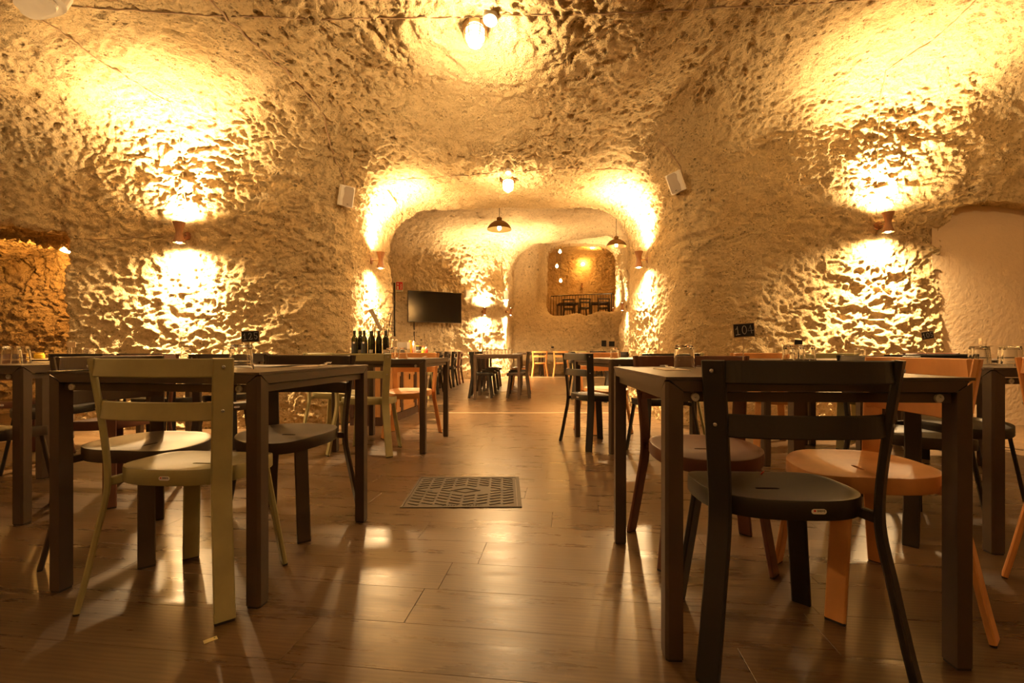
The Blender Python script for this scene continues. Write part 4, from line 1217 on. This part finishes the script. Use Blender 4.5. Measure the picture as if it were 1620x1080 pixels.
for k in range(nd):
    y0 = 0.03 + k * (CL - 0.06) / nd; y1 = y0 + (CL - 0.06) / nd
    d = MB(); d.box(-0.021, -0.006, y0 + 0.004, y1 - 0.004, 0.10, CHT - 0.20); do = d.obj('door', M['cab_wood'], cab)
    for (a0, a1, c0, c1) in ((y0 + 0.004, y0 + 0.05, 0.10, CHT - 0.20), (y1 - 0.05, y1 - 0.004, 0.10, CHT - 0.20), (y0 + 0.05, y1 - 0.05, 0.10, 0.15), (y0 + 0.05, y1 - 0.05, CHT - 0.25, CHT - 0.20)):
        e = MB(); e.box(-0.007, 0.003, a0, a1, c0, c1); e.obj('door_frame', M['cab_dark'] if a1 - a0 < 0.06 else M['cab_wood'], do)
    e = MB(); e.box(0.002, 0.014, (y0 + y1) / 2 - 0.006, (y0 + y1) / 2 + 0.006, 0.46, 0.53); e.obj('handle', M['wire'], do)
    d = MB(); d.box(-0.021, 0.002, y0 + 0.004, y1 - 0.004, CHT - 0.19, CHT - 0.04); dr = d.obj('drawer', M['cab_wood'], cab)
    e = MB(); e.lathe([(0.010, 0), (0.013, 0.01), (0.0, 0.018)], 12, True, False); e.xf(Matrix.Translation((0.002, (y0 + y1) / 2, CHT - 0.115)) @ Matrix.Rotation(math.pi / 2, 4, 'Y')); e.obj('knob', M['wire'], dr)
    e = MB(); e.box(-0.02, 0.006, y1 - 0.006, y1 + 0.006, 0.09, CHT - 0.03); e.obj('stile', M['cab_dark'], cab)
b = MB(); b.box(-0.02, 0.006, 0.0, 0.03, 0.0, CHT - 0.03); b.obj('stile', M['cab_dark'], cab)
def oncab(x, y): return (-1.375 + x * math.cos(CR) - y * math.sin(CR), 4.95 + x * math.sin(CR) + y * math.cos(CR), CHT + 0.0003)
# tray with bottles
tx, ty, tz = oncab(-0.20, 0.13)
b = MB(); b.box(-0.215, 0.215, -0.10, 0.10, 0, 0.006); b.box(-0.225, 0.225, -0.11, -0.10, 0, 0.022); b.box(-0.225, 0.225, 0.10, 0.11, 0, 0.022); b.box(-0.225, -0.215, -0.10, 0.10, 0, 0.022); b.box(0.215, 0.225, -0.10, 0.10, 0, 0.022)
tr = b.obj('serving_tray', M['tv_frame'], None, False, (tx, ty, tz)); tag(tr, 'black rectangular tray under the dark bottles', 'tray')
bm_ = MB(); bm_.lathe([(0.0, 0.0), (0.030, 0.0), (0.033, 0.004), (0.033, 0.165), (0.029, 0.185), (0.017, 0.205), (0.0135, 0.215), (0.0135, 0.235)], 24, False, True)
BOT = bm_.mesh('bottle_body', M['bottle'], True, 50)
bm_ = MB(); bm_.lathe([(0.0150, 0.228), (0.0150, 0.262), (0.0140, 0.265)], 16, True, True); CAPM = bm_.mesh('bottle_cap', M['cap'], True, 40)
def arc_label(z0, z1, half, r=0.0336):
    e = MB(); n = 10; V = []
    for k in range(n + 1):
        a = -math.pi / 2 - half + 2 * half * k / n; V += [(r * math.cos(a), r * math.sin(a), z0), (r * math.cos(a), r * math.sin(a), z1)]
    V += [((r - 0.0004) * v[0] / r, (r - 0.0004) * v[1] / r, v[2]) for v in V]
    m_ = 2 * (n + 1); Fc = []
    for k in range(n): Fc += [(2 * k, 2 * k + 2, 2 * k + 3, 2 * k + 1), (m_ + 2 * k + 1, m_ + 2 * k + 3, m_ + 2 * k + 2, m_ + 2 * k)]
    e.add(V, Fc); return e
LB1 = arc_label(0.02, 0.14, 0.95).mesh('bottle_label', plain('dark_label', (0.03, 0.028, 0.022), 0.6))
LB2 = arc_label(0.02, 0.055, 0.8).mesh('bottle_label', plain('tan_label', (0.42, 0.33, 0.22), 0.7))
e = MB(); e.lathe([(0.011, 0), (0.011, 0.0006)], 16); e.xf(Matrix.Translation((0, -0.0334, 0.132)) @ Matrix.Rotation(math.pi / 2, 4, 'X')); SEAL = e.mesh('label_seal', M['label_white'])
for i, (bx, by, kind) in enumerate(((-0.179, -0.05, 1), (-0.125, -0.005, 2), (-0.07, -0.055, 1), (-0.155, 0.055, 0), (0.015, -0.05, 2), (0.085, -0.03, 0), (0.06, 0.055, 0), (0.165, -0.05, 2), (0.145, 0.045, 0), (-0.03, 0.05, 0))):
    lab = {1: 'dark glass bottle with a round white seal on the label', 2: 'dark glass bottle with a small tan label low down', 0: 'dark glass bottle without visible label on the tray'}[kind]
    t = thing('bottle', lab, 'bottle', (tx + bx, ty + by, tz + 0.0063), random.uniform(-0.3, 0.3), 'bottles on the tray')
    put('bottle_body', BOT, t); put('bottle_cap', CAPM, t)
    if kind: put('bottle_label', LB1 if kind == 1 else LB2, t)
    if kind == 1: put('label_seal', SEAL, t)
# wire rack with a paper cone behind the bottles
rx, ry, rz_ = oncab(-0.20, 0.33)
t = thing('wire_rack', 'black wire rack with two hooked uprights and small mesh baskets holding paper', 'rack', (rx, ry, rz_))
for k, xx in enumerate((-0.07, 0.09)):
    b = MB(); b.tube(catmull([(xx, 0, 0.004), (xx + 0.01, 0, 0.22), (xx + 0.035, 0, 0.45 - 0.03 * k), (xx + 0.045, 0, 0.50 - 0.03 * k), (xx + 0.03, 0.0, 0.515 - 0.03 * k), (xx + 0.012, 0, 0.495 - 0.03 * k)], 5), 0.0045, 6); b.obj('upright', M['wire'], t)
    b = MB()
    for z in (0.29, 0.325, 0.36, 0.395): b.tube([(xx - 0.03, -0.03, z), (xx + 0.09, -0.03, z - 0.02)], 0.002, 5)
    for q in range(5): b.tube([(xx - 0.03 + q * 0.03, -0.03, 0.395 - q * 0.005), (xx - 0.03 + q * 0.03, -0.03, 0.285 - q * 0.005)], 0.002, 5)
    b.obj('mesh_basket', M['wire'], t)
b = MB(); b.tube([(-0.10, 0, 0.0045), (0.12, 0, 0.0045)], 0.004, 6); b.tube([(-0.07, -0.06, 0.0045), (-0.07, 0.06, 0.0045)], 0.004, 6); b.tube([(0.09, -0.06, 0.0045), (0.09, 0.06, 0.0045)], 0.004, 6); b.obj('foot', M['wire'], t)
b = MB(); b.add([(-0.12, 0.005, 0.52), (-0.06, -0.015, 0.535), (0.055, -0.01, 0.29), (0.02, 0.01, 0.27), (-0.12, 0.007, 0.52), (-0.06, -0.013, 0.535), (0.055, -0.008, 0.29), (0.02, 0.012, 0.27)],
                [(0, 1, 2, 3), (7, 6, 5, 4), (0, 4, 5, 1), (1, 5, 6, 2), (2, 6, 7, 3), (3, 7, 4, 0)]); 
pp = b.obj('brown_paper', M['napkin'], None, False, (rx, ry - 0.045, rz_)); tag(pp, 'tan folded paper leaning in the wire rack above the bottles', 'paper')
# condiments and service things further along the cabinet
def small(name, b, mat, x, y, label, cat, parts=(), smooth=True, z=0.0):
    X, Y, Z = oncab(x, y)
    t = thing(name, label, cat, (X, Y, Z + z), CR)
    b.obj('body', M[mat], t, smooth, None, 40)
    for nm, pb, pm in parts: pb.obj(nm, M[pm], t, smooth, None, 40)
    return t
for k in range(3):
    X, Y, Z = oncab(-0.06 + 0.0 * k, 0.30 + 0.002 * k)
for (x, y, k) in ((-0.060, 0.44, 0), (-0.060, 0.44, 1), (-0.15, 0.49, 0)):
    X, Y, Z = oncab(x, y); tumbler(X, Y, 'upturned tumbler stacked beside the bottles on the sideboard', 'tumblers on the sideboard', Z + 0.0925 * k)
b = MB(); b.box(-0.06, 0.06, -0.05, 0.05, 0.075, 0.155); p1 = MB(); p1.box(-0.062, 0.062, -0.052, 0.052, 0.0, 0.0745)
small('napkin_dispenser', b, 'label_white', -0.02, 0.63, 'white napkin block in a grey holder on the sideboard', 'napkin holder', (('holder', p1, 'steel'),), False)
def sauce(x, y, mat, capm, label, z=0.0, h=0.13):
    b = MB(); b.lathe([(0.024, 0), (0.026, 0.004), (0.026, h * 0.65), (0.016, h * 0.8), (0.012, h * 0.84)], 16, True, True)
    c = MB(); c.lathe([(0.013, h * 0.84), (0.013, h * 0.93), (0.006, h)], 12, True, True)
    small('sauce_bottle', b, mat, x, y, label, 'sauce bottle', (('cap', c, capm),), True, z)
sauce(0.0, 0.80, 'sauce_yellow', 'sauce_yellow', 'yellow sauce bottle on the sideboard next to the napkin block', 0, 0.18)
sauce(-0.02, 0.88, 'sauce_red', 'sauce_yellow', 'red sauce bottle with a yellow cap behind the napkin block', 0, 0.18)
sauce(-0.01, 0.97, 'label_white', 'label_white', 'white sauce bottle next to the red one on the sideboard', 0, 0.175)
b = MB(); b.box(-0.14, 0.0, -0.09, 0.09, 0, 0.045); p1 = MB(); p1.box(-0.17, 0.02, -0.13, 0.13, 0.045, 0.056)
small('serving_stand', b, 'steel', 0.0, 1.16, 'low metal stand with a white shelf at the sideboard end', 'stand', (('shelf', p1, 'label_white'),), False)
b = MB(); b.box(-0.06, 0.0, -0.05, 0.05, 0, 0.055); p1 = MB(); p1.box(-0.062, 0.002, -0.052, 0.052, 0.055, 0.060)
small('condiment_box', b, 'tv_frame', 0.0, 1.20, 'black box with a yellow lid on the white shelf', 'box', (('lid', p1, 'sauce_yellow'),), False, 0.0565)
sauce(-0.02, 1.38, 'sauce_yellow', 'sauce_red', 'short yellow squeeze bottle with a red cap at the sideboard end', 0, 0.11)
sauce(0.0, 1.45, 'sauce_red', 'label_white', 'short red squeeze bottle at the sideboard end', 0, 0.10)

# ------------------------------------------------------------------ gallery: railing, table and chairs
UZ, _ = 2.03, 0
def gfloor(x, y):
    loc, n = cast(Vector((x, y, 3.2)), Vector((0, 0, -1))); return loc.z
rail = thing('gallery_railing', 'dark iron railing with thin upright bars at the gallery opening', 'railing', (0, 0, 0))
RY, RX0, RX1, RT = 18.05, 1.55, 3.92, 3.03
b = MB(); b.tube([(RX0, RY + 0.25, RT - 0.05), (RX1, RY, RT + 0.03), (RX1 + 0.55, RY + 0.9, RT + 0.02)], 0.018, 8); b.obj('handrail', M['wire'], rail)
b = MB(); b.tube([(RX0, RY + 0.25, 2.15), (RX1, RY, 2.18), (RX1 + 0.55, RY + 0.9, 2.18)], 0.014, 8); b.obj('bottom_rail', M['wire'], rail)
n_b = 22
b = MB(); b.tube([(0, 0, 1.98), (0, 0, 3.0)], 0.009, 6); barm = b.mesh('baluster', M['wire'])
for k in range(n_b + 1):
    u = k / n_b; o = put('baluster', barm, rail, (RX0 + (RX1 - RX0) * u, RY + 0.25 * (1 - u), 0.08 * u - 0.03))
    if k == n_b: o.scale = (2.2, 2.2, 1)
for k in range(1, 6):
    u = k / 5; put('baluster', barm, rail, (RX1 + 0.55 * u, RY + 0.9 * u, 0.05))
for x, y, r, lab in ((2.35, 19.3, 5, 'brown table in the gallery behind the railing, lamp side'), (3.66, 19.1, -6, 'brown table in the gallery behind the railing, corner side')):
    z = gfloor(x, y) + 0.004
    tt = table('G' + str(x), x, y, r, lab, 'gallery tables', False); tt.location.z = z
for c, x, y, h, lab in (('dark', 2.3, 18.68, 86, 'dark chair in the gallery, low back behind the railing'), ('black', 2.90, 18.58, 100, 'black chair in the gallery standing highest behind the railing'),
                        ('dark', 3.66, 18.46, 92, 'dark chair in the gallery at the railing corner')):
    chair(c, x, y, h, lab, 'gallery chairs', False, gfloor(x, y) + 0.004)
